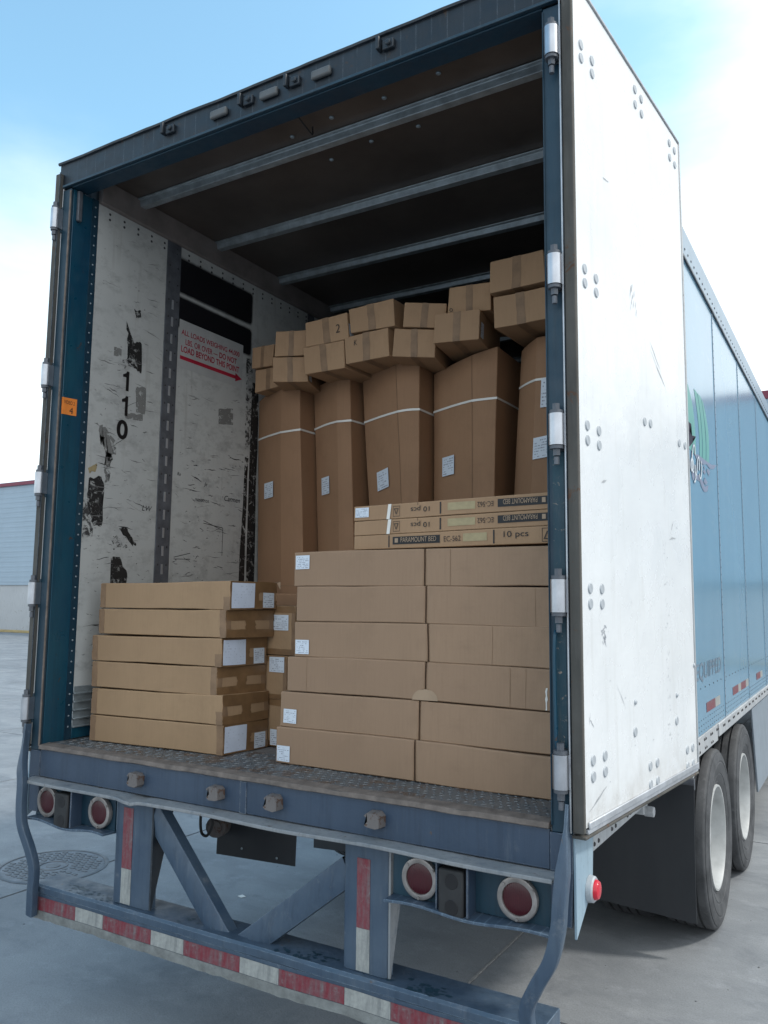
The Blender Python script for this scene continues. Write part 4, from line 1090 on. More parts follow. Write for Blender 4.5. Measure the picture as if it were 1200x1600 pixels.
# lettering and graphic on the right side
XS = 1.2955
text('side_lettering', 'EQUIPPED', 'blue_letters', gp, (XS, 2.262, 1.452), EY, EZ, width=.90, height=.112, shear=.25, bold=.012)
GO = [0]
def gpoly(name, pts, mat, off): 
    GO[0] += 1; off += GO[0]*.00006; bm = NB(); vs = [bm.verts.new((XS+off, y, z)) for y, z in pts]; f = bm.faces.new(vs); bmesh.ops.triangulate(bm, faces=[f], ngon_method='EAR_CLIP'); finish(bm, name, mat, gp, smooth=False)
def gband(A, B, off):
    GO[0] += 1; off += GO[0]*.00006; bm = NB(); A = sg_(A, 6); B = sg_(B, 6)
    a = [bm.verts.new((XS+off, y, z)) for y, z in A]; b = [bm.verts.new((XS+off, y, z)) for y, z in B]
    for i in range(len(a)-1): bm.faces.new((a[i], b[i], b[i+1], a[i+1]))
    finish(bm, 'green_band', 'graphic_green', gp, smooth=False)
sg_ = lambda pts, n=5: [(p.x, p.y) for p in smooth_path([(a, b, 0) for a, b in pts], n)]
gpoly('green_band', [(2.06, 3.16)]+sg_([(2.30, 3.17), (2.43, 3.08), (2.49, 2.97), (2.505, 2.88), (2.50, 2.775)])+[(2.06, 2.80)], 'graphic_green', .0006)
gband([(2.50, 3.19), (2.58, 3.09), (2.625, 2.98), (2.64, 2.88), (2.62, 2.78)], [(2.60, 3.19), (2.66, 3.12), (2.715, 3.01), (2.73, 2.89), (2.70, 2.78)], .0006)
gband([(2.62, 3.19), (2.685, 3.11), (2.735, 3.00), (2.75, 2.89), (2.72, 2.785)], [(2.74, 3.19), (2.80, 3.12), (2.855, 3.01), (2.865, 2.89), (2.84, 2.79)], .0006)
gband([(2.76, 3.185), (2.82, 3.11), (2.875, 3.01), (2.885, 2.90), (2.86, 2.79)], [(2.82, 3.175), (2.91, 3.11), (2.985, 3.02), (2.995, 2.90), (2.97, 2.80)], .0006)
gpoly('black_emblem', [(2.20, 2.96), (2.30, 2.943), (2.368, 2.946), (2.315, 2.89), (2.382, 2.88), (2.516, 2.898), (2.41, 2.865), (2.401, 2.841), (2.30, 2.80), (2.20, 2.80)], 'graphic_black', .0012)
gpoly('grey_swoosh', [(2.455, 2.778), (2.551, 2.796), (2.808, 2.803), (3.057, 2.811), (3.281, 2.842), (3.21, 2.815), (3.152, 2.796), (3.001, 2.773), (2.865, 2.784), (2.742, 2.762), (2.658, 2.770), (2.518, 2.757)], 'graphic_grey', .0012)
gpoly('grey_swoosh', [(2.33, 2.655), (2.393, 2.660), (2.582, 2.672), (2.719, 2.650), (2.773, 2.627), (2.914, 2.656), (2.89, 2.625), (2.828, 2.600), (2.738, 2.591), (2.66, 2.610), (2.605, 2.636), (2.442, 2.634), (2.36, 2.610)], 'graphic_grey', .0012)
for pts in ([(2.718, 2.716), (2.78, 2.738), (2.838, 2.729), (2.783, 2.706)], [(2.890, 2.762), (2.998, 2.758), (2.943, 2.718), (2.870, 2.739)], [(2.786, 2.690), (2.887, 2.669), (2.821, 2.642), (2.734, 2.653)], [(2.75, 2.762), (2.80, 2.75), (2.77, 2.735)]):
    gpoly('grey_check', pts, 'graphic_grey', .0012)
def stroke(cy, cz, ry, rz, sh, wd=.022, a0=0, a1=2*PI):
    for mat, w_, off in (('graphic_grey', wd*1.9, .0022), ('graphic_white', wd, .0036)):
        GO[0] += 1; off += GO[0]*.00004; bm = NB(); n = 20; I = []; O_ = []
        for i in range(n+1):
            a = a0+(a1-a0)*i/n; c_, s_ = math.cos(a), math.sin(a)
            for lst, k in ((O_, w_/2), (I, -w_/2)):
                z = cz+(rz+k*.5)*s_; y = cy+(ry+k)*c_+sh*(z-cz); lst.append(bm.verts.new((XS+off, y, z)))
        for i in range(n): bm.faces.new((I[i], O_[i], O_[i+1], I[i+1]))
        finish(bm, 'script_lettering', mat, gp, smooth=False)
stroke(2.40, 2.745, .045, .085, .35, a0=.4, a1=5.2)
stroke(2.345, 2.70, .04, .035, .3)
stroke(2.475, 2.715, .035, .060, .35, a0=-PI, a1=.2)
stroke(2.545, 2.715, .035, .065, .35, a0=-.2, a1=PI)
stroke(2.625, 2.71, .038, .055, .4, a0=-2.6, a1=1.8)
stroke(2.42, 2.64, .03, .030, .4, a0=-2, a1=1.4)

# --- undercarriage
for x in (-.45, .45):
    bm = NB(); box(bm, x-.04, .55, .92, x+.04, LEN-.5, 1.155); finish(bm, 'chassis_rail', 'steel_dark', TR)
bm = NB()
for k in range(40):
    y = .35+k*.4
    box(bm, -1.2, y, 1.07, 1.2, y+.04, 1.155)
o = finish(bm, 'cross_members', 'steel_dark', TR); o['kind'] = 'stuff'
TX = (1.165, .82)
def wheel_mesh():
    r = .513
    bm = NB()
    # tyre profile across: x offset, radius
    pf = [(.118, .30), (.126, .315), (.124, .318), (.132, .34), (.138, .362), (.1365, .364), (.1365, .369), (.139, .371), (.143, .395), (.146, .43), (.1435, .434), (.1435, .440), (.146, .444), (.142, .47), (.137, .488), (.136, .4895), (.133, .4895), (.132, .4975), (.126, .506)]
    tread = [(.120, .510)]
    for gx in (.075, .026, -.026, -.075):
        tread += [(gx+.0075, .513), (gx+.006, .500), (gx-.006, .500), (gx-.0075, .513)]
    tread += [(-.120, .510)]
    prof = pf+tread+[(-a, b) for a, b in pf[::-1]]
    lathe(bm, prof, (0, 0, 0), 'x', 72)
    for v in bm.verts: pass
    me = bpy.data.meshes.new('tyre'); bmesh.ops.recalc_face_normals(bm, faces=bm.faces); bm.to_mesh(me); bm.free(); me.materials.append(M['tyre']); me.shade_smooth(); me.set_sharp_from_angle(angle=math.radians(30))
    bm = NB()
    # deep dish rim (outboard view): outer lip, dish, disc with hand holes area
    lathe(bm, [(.119, .303), (.130, .300), (.130, .290), (.120, .284), (.095, .278), (.03, .262), (-.02, .255), (-.028, .24), (-.030, .20), (-.012, .15), (-.010, .14)], (0, 0, 0), 'x', 60)
    lathe(bm, [(-.119, .303), (-.130, .300), (-.130, .285), (-.095, .278), (-.03, .258)], (0, 0, 0), 'x', 60)
    rm = bpy.data.meshes.new('rim'); bmesh.ops.recalc_face_normals(bm, faces=bm.faces); bm.to_mesh(rm); bm.free(); rm.materials.append(M['rim']); rm.shade_smooth(); rm.set_sharp_from_angle(angle=math.radians(30))
    bm = NB(); lathe(bm, [(-.012, .142), (.012, .135), (.03, .10), (.075, .085), (.08, .0005)], (0, 0, 0), 'x', 32)
    for k in range(10):
        a = 2*PI*k/10; cyl(bm, (-.012, .1675*math.cos(a), .1675*math.sin(a)), (.018, .1675*math.cos(a), .1675*math.sin(a)), .014, 6)
    hb = bpy.data.meshes.new('hub'); bmesh.ops.recalc_face_normals(bm, faces=bm.faces); bm.to_mesh(hb); bm.free(); hb.materials.append(M['rim'])
    bm = NB(); lathe(bm, [(-.10, .0005), (-.10, .19), (-.035, .20), (-.033, .0005)], (0, 0, 0), 'x', 24)
    dr = bpy.data.meshes.new('wheel'); bmesh.ops.recalc_face_normals(bm, faces=bm.faces); bm.to_mesh(dr); bm.free(); dr.materials.append(M['steel_dark'])
    return dr, me, rm, hb
WM = wheel_mesh()
for y in (2.852, 4.095):
    for s in (-1, 1):
        for i, x in enumerate(TX):
            W = bpy.data.objects.new('wheel', WM[0]); link(W, TR); W.location = (s*(x if i == 0 else x-.02), y, .508)
            W.rotation_euler = (.3+y*.7+i, 0, 0 if (s > 0) == (i == 0) else PI)
            for nme, me in (('tyre', WM[1]), ('rim', WM[2]), ('hub', WM[3])):
                if nme == 'hub' and i == 1: continue
                o = bpy.data.objects.new(nme, me); link(o, W)
    bm = NB(); cyl(bm, (-1.0, y, .508), (1.0, y, .508), .06, 16); box(bm, -.55, y-.06, .56, -.37, y+.06, .90); box(bm, .37, y-.06, .56, .55, y+.06, .90)
    finish(bm, 'axle', 'steel_dark', TR, (0, y, .5))
# mud flaps with hanger
for s in (-1, 1):
    bm = NB()
    n = 8; rows = []
    for i in range(n+1):
        t = i/n; z = .90-.70*t
        yb = 2.30-.04*t-.015*math.sin(PI*t)
        rows.append([(s*.70, yb+.0, z+.02*t), (s*1.262, yb, z-.012*t)])
    F = [[bm.verts.new(p) for p in r_] for r_ in rows]; G = [[bm.verts.new(Vector(p)+Vector((0, .010, 0))) for p in r_] for r_ in rows]
    for i in range(n):
        bm.faces.new((F[i][0], F[i][1], F[i+1][1], F[i+1][0])); bm.faces.new((G[i][1], G[i][0], G[i+1][0], G[i+1][1]))
        bm.faces.new((F[i][0], F[i+1][0], G[i+1][0], G[i][0])); bm.faces.new((F[i+1][1], F[i][1], G[i][1], G[i+1][1]))
    bm.faces.new((F[0][1], F[0][0], G[0][0], G[0][1])); bm.faces.new((F[n][0], F[n][1], G[n][1], G[n][0]))
    mf = finish(bm, 'mud_flap', 'flap', TR, (s*.98, 2.3, .9))
    bm = NB(); box(bm, s*.45, 2.312, .875, s*1.262, 2.335, .935); box(bm, s*1.20, 2.315, .936, s*1.23, 2.335, 1.06); finish(bm, 'flap_hanger', 'steel_dark', mf, bevel=.002)
# landing gear
for s in (-1, 1):
    bm = NB(); box(bm, s*.85-.06, 12.4, .35, s*.85+.06, 12.52, 1.155); box(bm, s*.85-.045, 12.415, .06, s*.85+.045, 12.505, .35); box(bm, s*.85-.13, 12.34, .0, s*.85+.13, 12.58, .06)
    finish(bm, 'landing_leg', 'steel_dark', TR, (s*.85, 12.46, 0), bevel=.006)

# ================================================================ CARTONS
class Carton:
    """hexahedron: corner(u: left-right, v: front-back, w: bottom-top); faces carry shallow dents"""
    def __init__(s, name, c, mat, label, group, amp=.004, us=None, dent=None, bev=.004, cat='cardboard box'):
        s.c = [Vector(p) for p in c]; s.amp = amp; s.dent = dent
        s.us = us or [i/8 for i in range(9)]; vs_ = [i/4 for i in range(5)]; ws = [i/4 for i in range(5)]
        s.seed = random.random()*50
        s.base = sum((s.c[i] for i in range(4)), Vector())/4
        bm = bmesh.new()
        def grid(A, B, fn):
            G = [[bm.verts.new(s.pt(*fn(a, b))) for b in B] for a in A]
            for i in range(len(A)-1):
                for j in range(len(B)-1): bm.faces.new((G[i][j], G[i+1][j], G[i+1][j+1], G[i][j+1]))
        grid(s.us, ws, lambda a, b: (a, 0, b)); grid(s.us, ws, lambda a, b: (a, 1, b))
        grid(vs_, ws, lambda a, b: (0, a, b)); grid(vs_, ws, lambda a, b: (1, a, b))
        grid(s.us, vs_, lambda a, b: (a, b, 0)); grid(s.us, vs_, lambda a, b: (a, b, 1))
        bmesh.ops.remove_doubles(bm, verts=bm.verts, dist=1e-5)
        s.o = finish(bm, name, mat, None, s.base, bevel=bev, angle=40)
        tag(s.o, label, cat, group)
    def pt(s, u, v, w):
        c = s.c
        lo = (c[0]*(1-u)+c[1]*u)*(1-v)+(c[3]*(1-u)+c[2]*u)*v; hi = (c[4]*(1-u)+c[5]*u)*(1-v)+(c[7]*(1-u)+c[6]*u)*v
        p = lo*(1-w)+hi*w
        k = noise.noise_vector(p*3.1+Vector((s.seed, 0, 0)))*s.amp + noise.noise_vector(p*9+Vector((0, s.seed, 0)))*s.amp*.4
        if s.dent: k = k+Vector(s.dent(u, v, w))
        return p+k
    def face(s, f, a, b, off):
        e = {'front': (a, 0, b), 'right': (1, a, b), 'left': (0, 1-a, b), 'top': (a, b, 1), 'bottom': (a, 1-b, 0)}[f]
        p = s.pt(*e)
        n_ = {'front': -(s.c[3]-s.c[0]), 'right': s.c[1]-s.c[0], 'left': s.c[0]-s.c[1], 'top': s.c[4]-s.c[0], 'bottom': s.c[0]-s.c[4]}[f]
        ax = {'front': (s.c[1]-s.c[0]).cross(s.c[4]-s.c[0]), 'right': (s.c[2]-s.c[1]).cross(s.c[5]-s.c[1]), 'left': (s.c[0]-s.c[3]).cross(s.c[4]-s.c[0]),
              'top': (s.c[1]-s.c[0]).cross(s.c[3]-s.c[0]), 'bottom': (s.c[3]-s.c[0]).cross(s.c[1]-s.c[0])}[f].normalized()
        return p+ax*off
    def patch(s, f, a0, a1, b0, b1, mat, name, off=.0014, n=6, skew=0, parent=None, rag=0):
        bm = bmesh.new(); uv = bm.loops.layers.uv.new('UVMap'); G = []
        r = random.Random(int(a0*1000+b0*77+s.seed*10))
        for i in range(n+1):
            row = []
            for j in range(n+1):
                a, b = i/n, j/n
                aa = a0+(a1-a0)*a+skew*(b-.5); bb = b0+(b1-b0)*b
                if rag and i in (0, n): aa += r.uniform(-rag, rag)
                if rag and j in (0, n): bb += r.uniform(-rag, rag)
                row.append((bm.verts.new(s.face(f, aa, bb, off)), (a, b)))
            G.append(row)
        for i in range(n):
            for j in range(n):
                q = [G[i][j], G[i+1][j], G[i+1][j+1], G[i][j+1]]
                fc = bm.faces.new([x[0] for x in q])
                for l, x in zip(fc.loops, q): l[uv].uv = x[1]
        return finish(bm, name, mat, parent or s.o, s.base, smooth=False)
    def txt(s, f, st, a, b, width, height, mat, flip=False, bold=.0, off=.0022):
        """lettering on a face: a,b = lower-left corner in face coordinates, metres for the size"""
        O_ = s.face(f, a, b, off); ex = (s.face(f, min(1, a+.2), b, off)-s.face(f, a, b, off)).normalized(); ey = Vector((0, 0, 1))
        if flip: O_ = O_+ex*width+ey*height; ex = -ex; ey = -ey
        return text('carton_lettering', st, mat, s.o, O_, ex, ey, width=width, height=height, origin=s.base, bold=bold)

# --- left stack: six long flat cartons, explicit corners
Ls = [((-1.126, .185, 1.210), (-.339, .250, 1.210), (-.321, .540, 1.210), 1.336),
      ((-1.124, .185, 1.338), (-.344, .250, 1.338), (-.323, .540, 1.338), 1.463),
      ((-1.130, .185, 1.465), (-.384, .250, 1.465), (-.341, .540, 1.465), 1.590),
      ((-1.141, .185, 1.592), (-.363, .250, 1.592), (-.340, .540, 1.592), 1.718),
      ((-1.119, .200, 1.720), (-.342, .255, 1.720), (-.312, .550, 1.720), 1.845),
      ((-1.116, .200, 1.847), (-.326, .255, 1.847), (-.300, .550, 1.847), 1.972)]
# order in the stack, from the floor: the wider placed ones are rows 3 and 4
Lh = ['bottom flat carton of the left stack on the tread plate, two labels on its end',
      'second flat carton up from the floor in the left stack, no labels',
      'third flat carton up in the left stack, below the labelled one jutting left',
      'fourth flat carton up in the left stack, sticking out left, with two white labels',
      'fifth flat carton up in the left stack, shiny brown tape over its whole end',
      'topmost flat carton of the left stack, two white labels on its lifted end flap']
for i, (bl, bmr, br, zt) in enumerate(Ls):
    bl, bmr, br = Vector(bl), Vector(bmr), Vector(br)
    if i in (2,): pass
    back = br-bmr; bk = bl+back
    up_l = Vector((-.002, 0, zt-bl.z)); sag = -.004 if i == 2 else 0
    lift = .006 if i in (1, 5) else 0
    c = [bl, bmr, br, bk, bl+up_l+Vector((0, 0, -.004)), bmr+up_l+Vector((0, 0, lift)), br+up_l+Vector((0, 0, lift*.5)), bk+up_l]
    def dent(u, v, w, i=i):
        z = -.004*math.sin(PI*u)*(w > .9)*(1 if i % 2 else .4)
        return (0, 0, z)
    K = Carton('flat_carton', c, 'card_left', Lh[i], 'flat cartons stacked at the left wall', .0042, dent=dent)
    K.patch('front', .002, .045, .02, .98, 'tape_dull', 'packing_tape', rag=.003)
    K.patch('front', .955, .999, .0, .45 if i % 2 else 1, 'tape_dull', 'packing_tape', rag=.003)
    K.patch('right', .002, .998, .62, .995, 'tape', 'packing_tape', rag=.012)
    K.patch('right', .002, .998, .01, .30, 'tape', 'packing_tape', off=.0016, rag=.012)
    K.patch('right', .40, .60, .28, .66, 'tape', 'packing_tape', off=.0018, rag=.02)
    K.patch('right', .0, .10, .02, .98, 'tape_dull', 'packing_tape', off=.0012, rag=.01)
    if i in (1, 2, 4): K.patch('right', .90, .995, .02, .98, 'tape_dull', 'packing_tape', off=.0012, rag=.01)
    if i in (0, 3, 5):
        K.patch('right', .02, .50, .06, .94, 'label_big', 'shipping_label', off=.0035, skew=.012)
        K.patch('right', .68, .93, .05, .60, 'label', 'shipping_label', off=.0035)
    if i == 5:
        # corner flap peeling up
        bm = NB(); p = K.face('right', 1.0, .98, .002); q = K.face('right', .92, .99, .002)
        poly_plate(bm, [p, q, q+Vector((.004, .02, .004)), p+Vector((.012, .01, .006)), p+Vector((.010, .012, -.03))], (1, 0, 0), .0015); finish(bm, 'peeling_tape', 'torn', K.o, K.base)

# --- middle stack behind (three visible ends) and the block behind it
Mi = [(-.80, -.215, .552, 1.210, 1.428, 'lowest carton in the gap between the stacks, only its right end showing'),
      (-.80, -.222, .548, 1.430, 1.632, 'middle carton in the gap between the stacks, white label on its end'),
      (-.80, -.186, .556, 1.634, 1.865, 'upper carton in the gap between the stacks, taped top edge and white label')]
for i, (xa, xb, y, z0, z1, lb) in enumerate(Mi):
    c = [(xa, y, z0), (xb, y, z0), (xb, y+.36, z0), (xa, y+.36, z0), (xa, y, z1), (xb-.004, y, z1), (xb, y+.36, z1), (xa, y+.36, z1)]
    K = Carton('carton', c, 'card_left', lb, 'cartons stacked in the middle gap', .003)
    wd = xb-xa
    fx = lambda x: (x-xa)/wd
    K.patch('front', fx(-.36), .998, .86, .995, 'tape', 'packing_tape', rag=.006)
    K.patch('front', fx(-.36), .998, .01, .12, 'tape', 'packing_tape', rag=.006)
    K.patch('front', .965, .998, .1, .9, 'tape_dull', 'packing_tape', off=.0012, rag=.004)
    if i == 0: K.patch('front', fx(-.315), fx(-.245), .03, .36, 'label', 'shipping_label', off=.003)
    if i == 1: K.patch('front', fx(-.325), fx(-.235), .62, .97, 'label', 'shipping_label', off=.003)
    if i == 2: K.patch('front', fx(-.325), fx(-.225), .50, .82, 'label', 'shipping_label', off=.003)
K = Carton('carton', [(-1.10, .96, 1.21), (-.12, .96, 1.21), (-.12, 1.29, 1.21), (-1.10, 1.29, 1.21), (-1.10, .96, 1.93), (-.12, .96, 1.93), (-.12, 1.29, 1.93), (-1.10, 1.29, 1.93)],
           'card_tall', 'large plain carton behind the gap stack, only a strip of it in view', None, .003)

# --- right stack: six long cartons, centre seam
Rs = [(-.053, .616, 1.160, 1.210, 1.356), (-.045, .630, 1.160, 1.358, 1.504), (-.012, .655, 1.160, 1.506, 1.652),
      (.022, .668, 1.163, 1.654, 1.800), (.028, .655, 1.164, 1.802, 1.948), (.012, .650, 1.165, 1.950, 2.096)]
Rl = ['bottom long carton of the right stack on the tread plate, label at low left',
      'second long carton up in the right stack, small label near its left edge',
      'third long carton up in the right stack, torn half-round hand hole at its bottom centre',
      'fourth long carton up in the right stack, white label low at its left end',
      'fifth long carton up in the right stack, without any label, dark seam at centre',
      'top long carton of the right stack, carrying the flat printed boxes']
for i, (xa, xm, _, z0, z1) in enumerate(Rs):
    xb = 1.228; y0 = .272 if i else .262; dpt = .50
    um = (xm-xa)/(xb-xa)
    us = sorted(set([0, .06, .15, .25, .36, um-.03, um-.006, um, um+.006, um+.03, um+.12, .75, .85, .93, 1]))
    bow = [(-.004, .010), (0, .006), (.002, .008), (.004, .004), (-.002, .006), (0, .004)][i]
    def dent(u, v, w, um=um, bow=bow, i=i):
        y = 0
        if v < .1:
            if abs(u-um) < .001: y += .008
            elif abs(u-um) < .01: y += .001
            y -= .006*math.exp(-((u-um)/.25)**2)
        z = (bow[1]*math.exp(-((u-um)/.4)**2)*.9+bow[0]*u) if 0 < i or w > .5 else 0
        return (0, y, z)
    c = [(xa, y0, z0), (xb, y0, z0), (xb, y0+dpt, z0), (xa, y0+dpt, z0), (xa, y0, z1), (xb, y0, z1), (xb, y0+dpt, z1), (xa, y0+dpt, z1)]
    K = Carton('long_carton', c, 'card_right', Rl[i], 'long cartons stacked at the right wall', .0042, us=us, dent=dent, bev=.0045)
    fx = lambda x: (x-xa)/(xb-xa)
    if i == 0: K.patch('front', fx(-.045), fx(.022), .06, .50, 'label', 'shipping_label', off=.003)
    if i == 1: K.patch('front', fx(-.025), fx(.045), .12, .52, 'label', 'shipping_label', off=.003)
    if i == 3: K.patch('front', fx(.030), fx(.100), .08, .48, 'label', 'shipping_label', off=.003)
    if i == 5: K.patch('front', fx(.022), fx(.094), .50, .90, 'label', 'shipping_label', off=.003)
    # crease lines pressed into the board
    for cx_ in {0: (), 1: (), 2: (.09, 1.0, 1.06), 3: (.93,), 4: (1.10,), 5: (.76,)}[i]:
        K.patch('front', fx(cx_), fx(cx_)+.0022, .02, .98, 'tape_dull', 'crease', off=.0008, n=4)
    K.patch('front', um-.0012, um+.0012, .0, 1.0, 'seam_shadow', 'centre_seam', off=.0006, n=6)  # thin dark line painted as the shade in the seam
    if i == 2:
        bm = NB(); P = []
        for k in range(15):
            a = PI*k/14; P.append(K.face('front', um+.0-.045*math.cos(a), max(.0, .30*math.sin(a)), .0015))
        vs = [bm.verts.new(p) for p in P]; bm.faces.new(vs[::-1]); finish(bm, 'torn_hand_hole', 'torn', K.o, K.base, smooth=False)
        K.patch('front', fx(1.135), fx(1.142), .02, .55, 'strap', 'torn_paper_edge', off=.002, rag=.002)
# --- three flat printed boxes on the right stack
Ps = [(.300, 2.103, 2.160), (.300, 2.162, 2.221), (.299, 2.223, 2.284)]
Pl = ['lowest of the three printed boxes on the right stack, lettering upright', 'middle of the three printed boxes on the right stack, lettering upside down with white strap', 'top printed box on the right stack, upside-down lettering and white label at left']
for i, (xa, z0, z1) in enumerate(Ps):
    xb = 1.205; y0 = .298; tl_ = .012
    c = [(xa, y0, z0), (xb, y0, z0+tl_), (xb, y0+.42, z0+tl_), (xa, y0+.42, z0), (xa, y0, z1), (xb, y0, z1+tl_), (xb, y0+.42, z1+tl_), (xa, y0+.42, z1)]
    if i == 0: c[1] = (xb, y0, z0+.004); c[2] = (xb, y0+.42, z0+.004)
    K = Carton('printed_box', c, 'card_small', Pl[i], 'printed boxes on the right stack', .0014, bev=.003)
    fx = lambda x: (x-xa)/(xb-xa)
    h_ = z1-z0
    def bar(x0, x1, b0, b1, mat='ink', nm='printed_bar', off=.0016, sk=0): return K.patch('front', fx(x0), fx(x1), b0, b1, mat, nm, off=off, n=2, skew=sk)
    if i in (1, 2):
        bar(.945, 1.143, .30, .80); K.txt('front', '▮PARAMOUNT BED'.replace('▮', ''), fx(.968), .44, .135, .019, 'print_reverse', flip=True, off=.003)
        bar(1.120, 1.134, .42, .72, 'print_reverse', 'printed_emblem', .0024)
        K.txt('front', 'EC-562', fx(.862), .38, .066, .020, 'ink_brown', flip=True)
        bar(.735, .852, .30, .80, 'faded', 'tape_over_print')
        bar(.700, .706, .12, .90)
        K.txt('front', '10 pcs', fx(.570), .34, .085, .026, 'ink', flip=True)
        for (p0, p1, q0, q1) in ((.488, .4895, .15, .85), (.5175, .519, .15, .85), (.488, .519, .15, .18), (.488, .519, .82, .85)): bar(p0, p1, q0, q1, 'ink_brown', 'printed_frame')
        K.txt('front', 'Δ', fx(.492), .30, .022, .024, 'ink_brown', flip=True)
        K.patch('front', fx(.462), fx(.477), -.0, 1.0, 'strap', 'white_strap', off=.004, n=3, skew=.008)
        bar(.600, .602, .80, 1.0, 'ink_brown')
    else:
        bar(.467, .472, .10, .92); bar(.487, .700, .28, .80); K.txt('front', 'PARAMOUNT BED', fx(.525), .40, .160, .020, 'print_reverse', off=.003)
        bar(.497, .512, .40, .70, 'print_reverse', 'printed_emblem', .0024)
        K.txt('front', 'EC-562', fx(.718), .34, .072, .021, 'ink_brown')
        bar(.800, .900, .30, .80, 'faded', 'tape_over_print')
        bar(.925, .931, .10, .92); K.txt('front', '10 pcs', fx(.968), .34, .098, .029, 'ink')
        for (p0, p1, q0, q1) in ((1.118, 1.120, .10, .88), (1.160, 1.162, .10, .88), (1.118, 1.162, .10, .13), (1.118, 1.162, .85, .88)): bar(p0, p1, q0, q1, 'ink_brown', 'printed_frame')
        K.txt('front', 'Δ', fx(1.124), .24, .032, .030, 'ink_brown')
    if i == 2:
        bar(.307, .372, .22, .88, 'label', 'shipping_label', .0025); K.patch('front', fx(1.146), fx(1.152), .05, .95, 'strap', 'white_strap', off=.003, n=3)

# --- five tall cartons with bulging fronts
# vertices left / crease / crease / right-front / back: (x_top, x_bottom, y, z_top)
Ts = [([(-1.232, -1.184, 1.50, 3.17), (-.946, -.875, 1.36, 3.205), (-.800, -.700, 1.36, 3.20), (-.798, -.698, 1.86, 3.20), (-1.236, -1.19, 1.86, 3.17)], 2.928),
      ([(-.785, -.680, 1.49, 3.19), (-.536, -.454, 1.37, 3.201), (-.450, -.345, 1.38, 3.208), (-.448, -.342, 1.86, 3.20), (-.78, -.676, 1.86, 3.20)], 2.952),
      ([(-.420, -.263, 1.48, 3.205), (-.108, .005, 1.34, 3.238), (.044, .045, 1.34, 3.222), (.046, .047, 1.86, 3.20), (-.418, -.26, 1.86, 3.20)], 2.955),
      ([(.066, .066, 1.48, 3.165), (.365, .362, 1.34, 3.197), (.514, .451, 1.34, 3.222), (.516, .455, 1.86, 3.20), (.07, .07, 1.86, 3.20)], 2.965),
      ([(.600, .475, 1.46, 3.215), (.732, .635, 1.34, 3.234), (.900, .800, 1.34, 3.235), (.96, .86, 1.86, 3.22), (.602, .48, 1.86, 3.22)], 3.030)]
Tl = ['leftmost tall carton against the scuffed wall, tied with a white strap', 'second tall carton from the left, narrow and strapped, small label at mid height',
      'tall carton in the middle of the row, leaning left, slanted label', 'tall carton fourth from the left with a folded notch at its top corner', 'rightmost tall carton by the right door post, two white labels']
Tlab = [(.36, .74, 2.53, 2.63), (.33, .68, 2.53, 2.635), (.36, .70, 2.53, 2.64), (.27, .58, 2.585, 2.69), None]
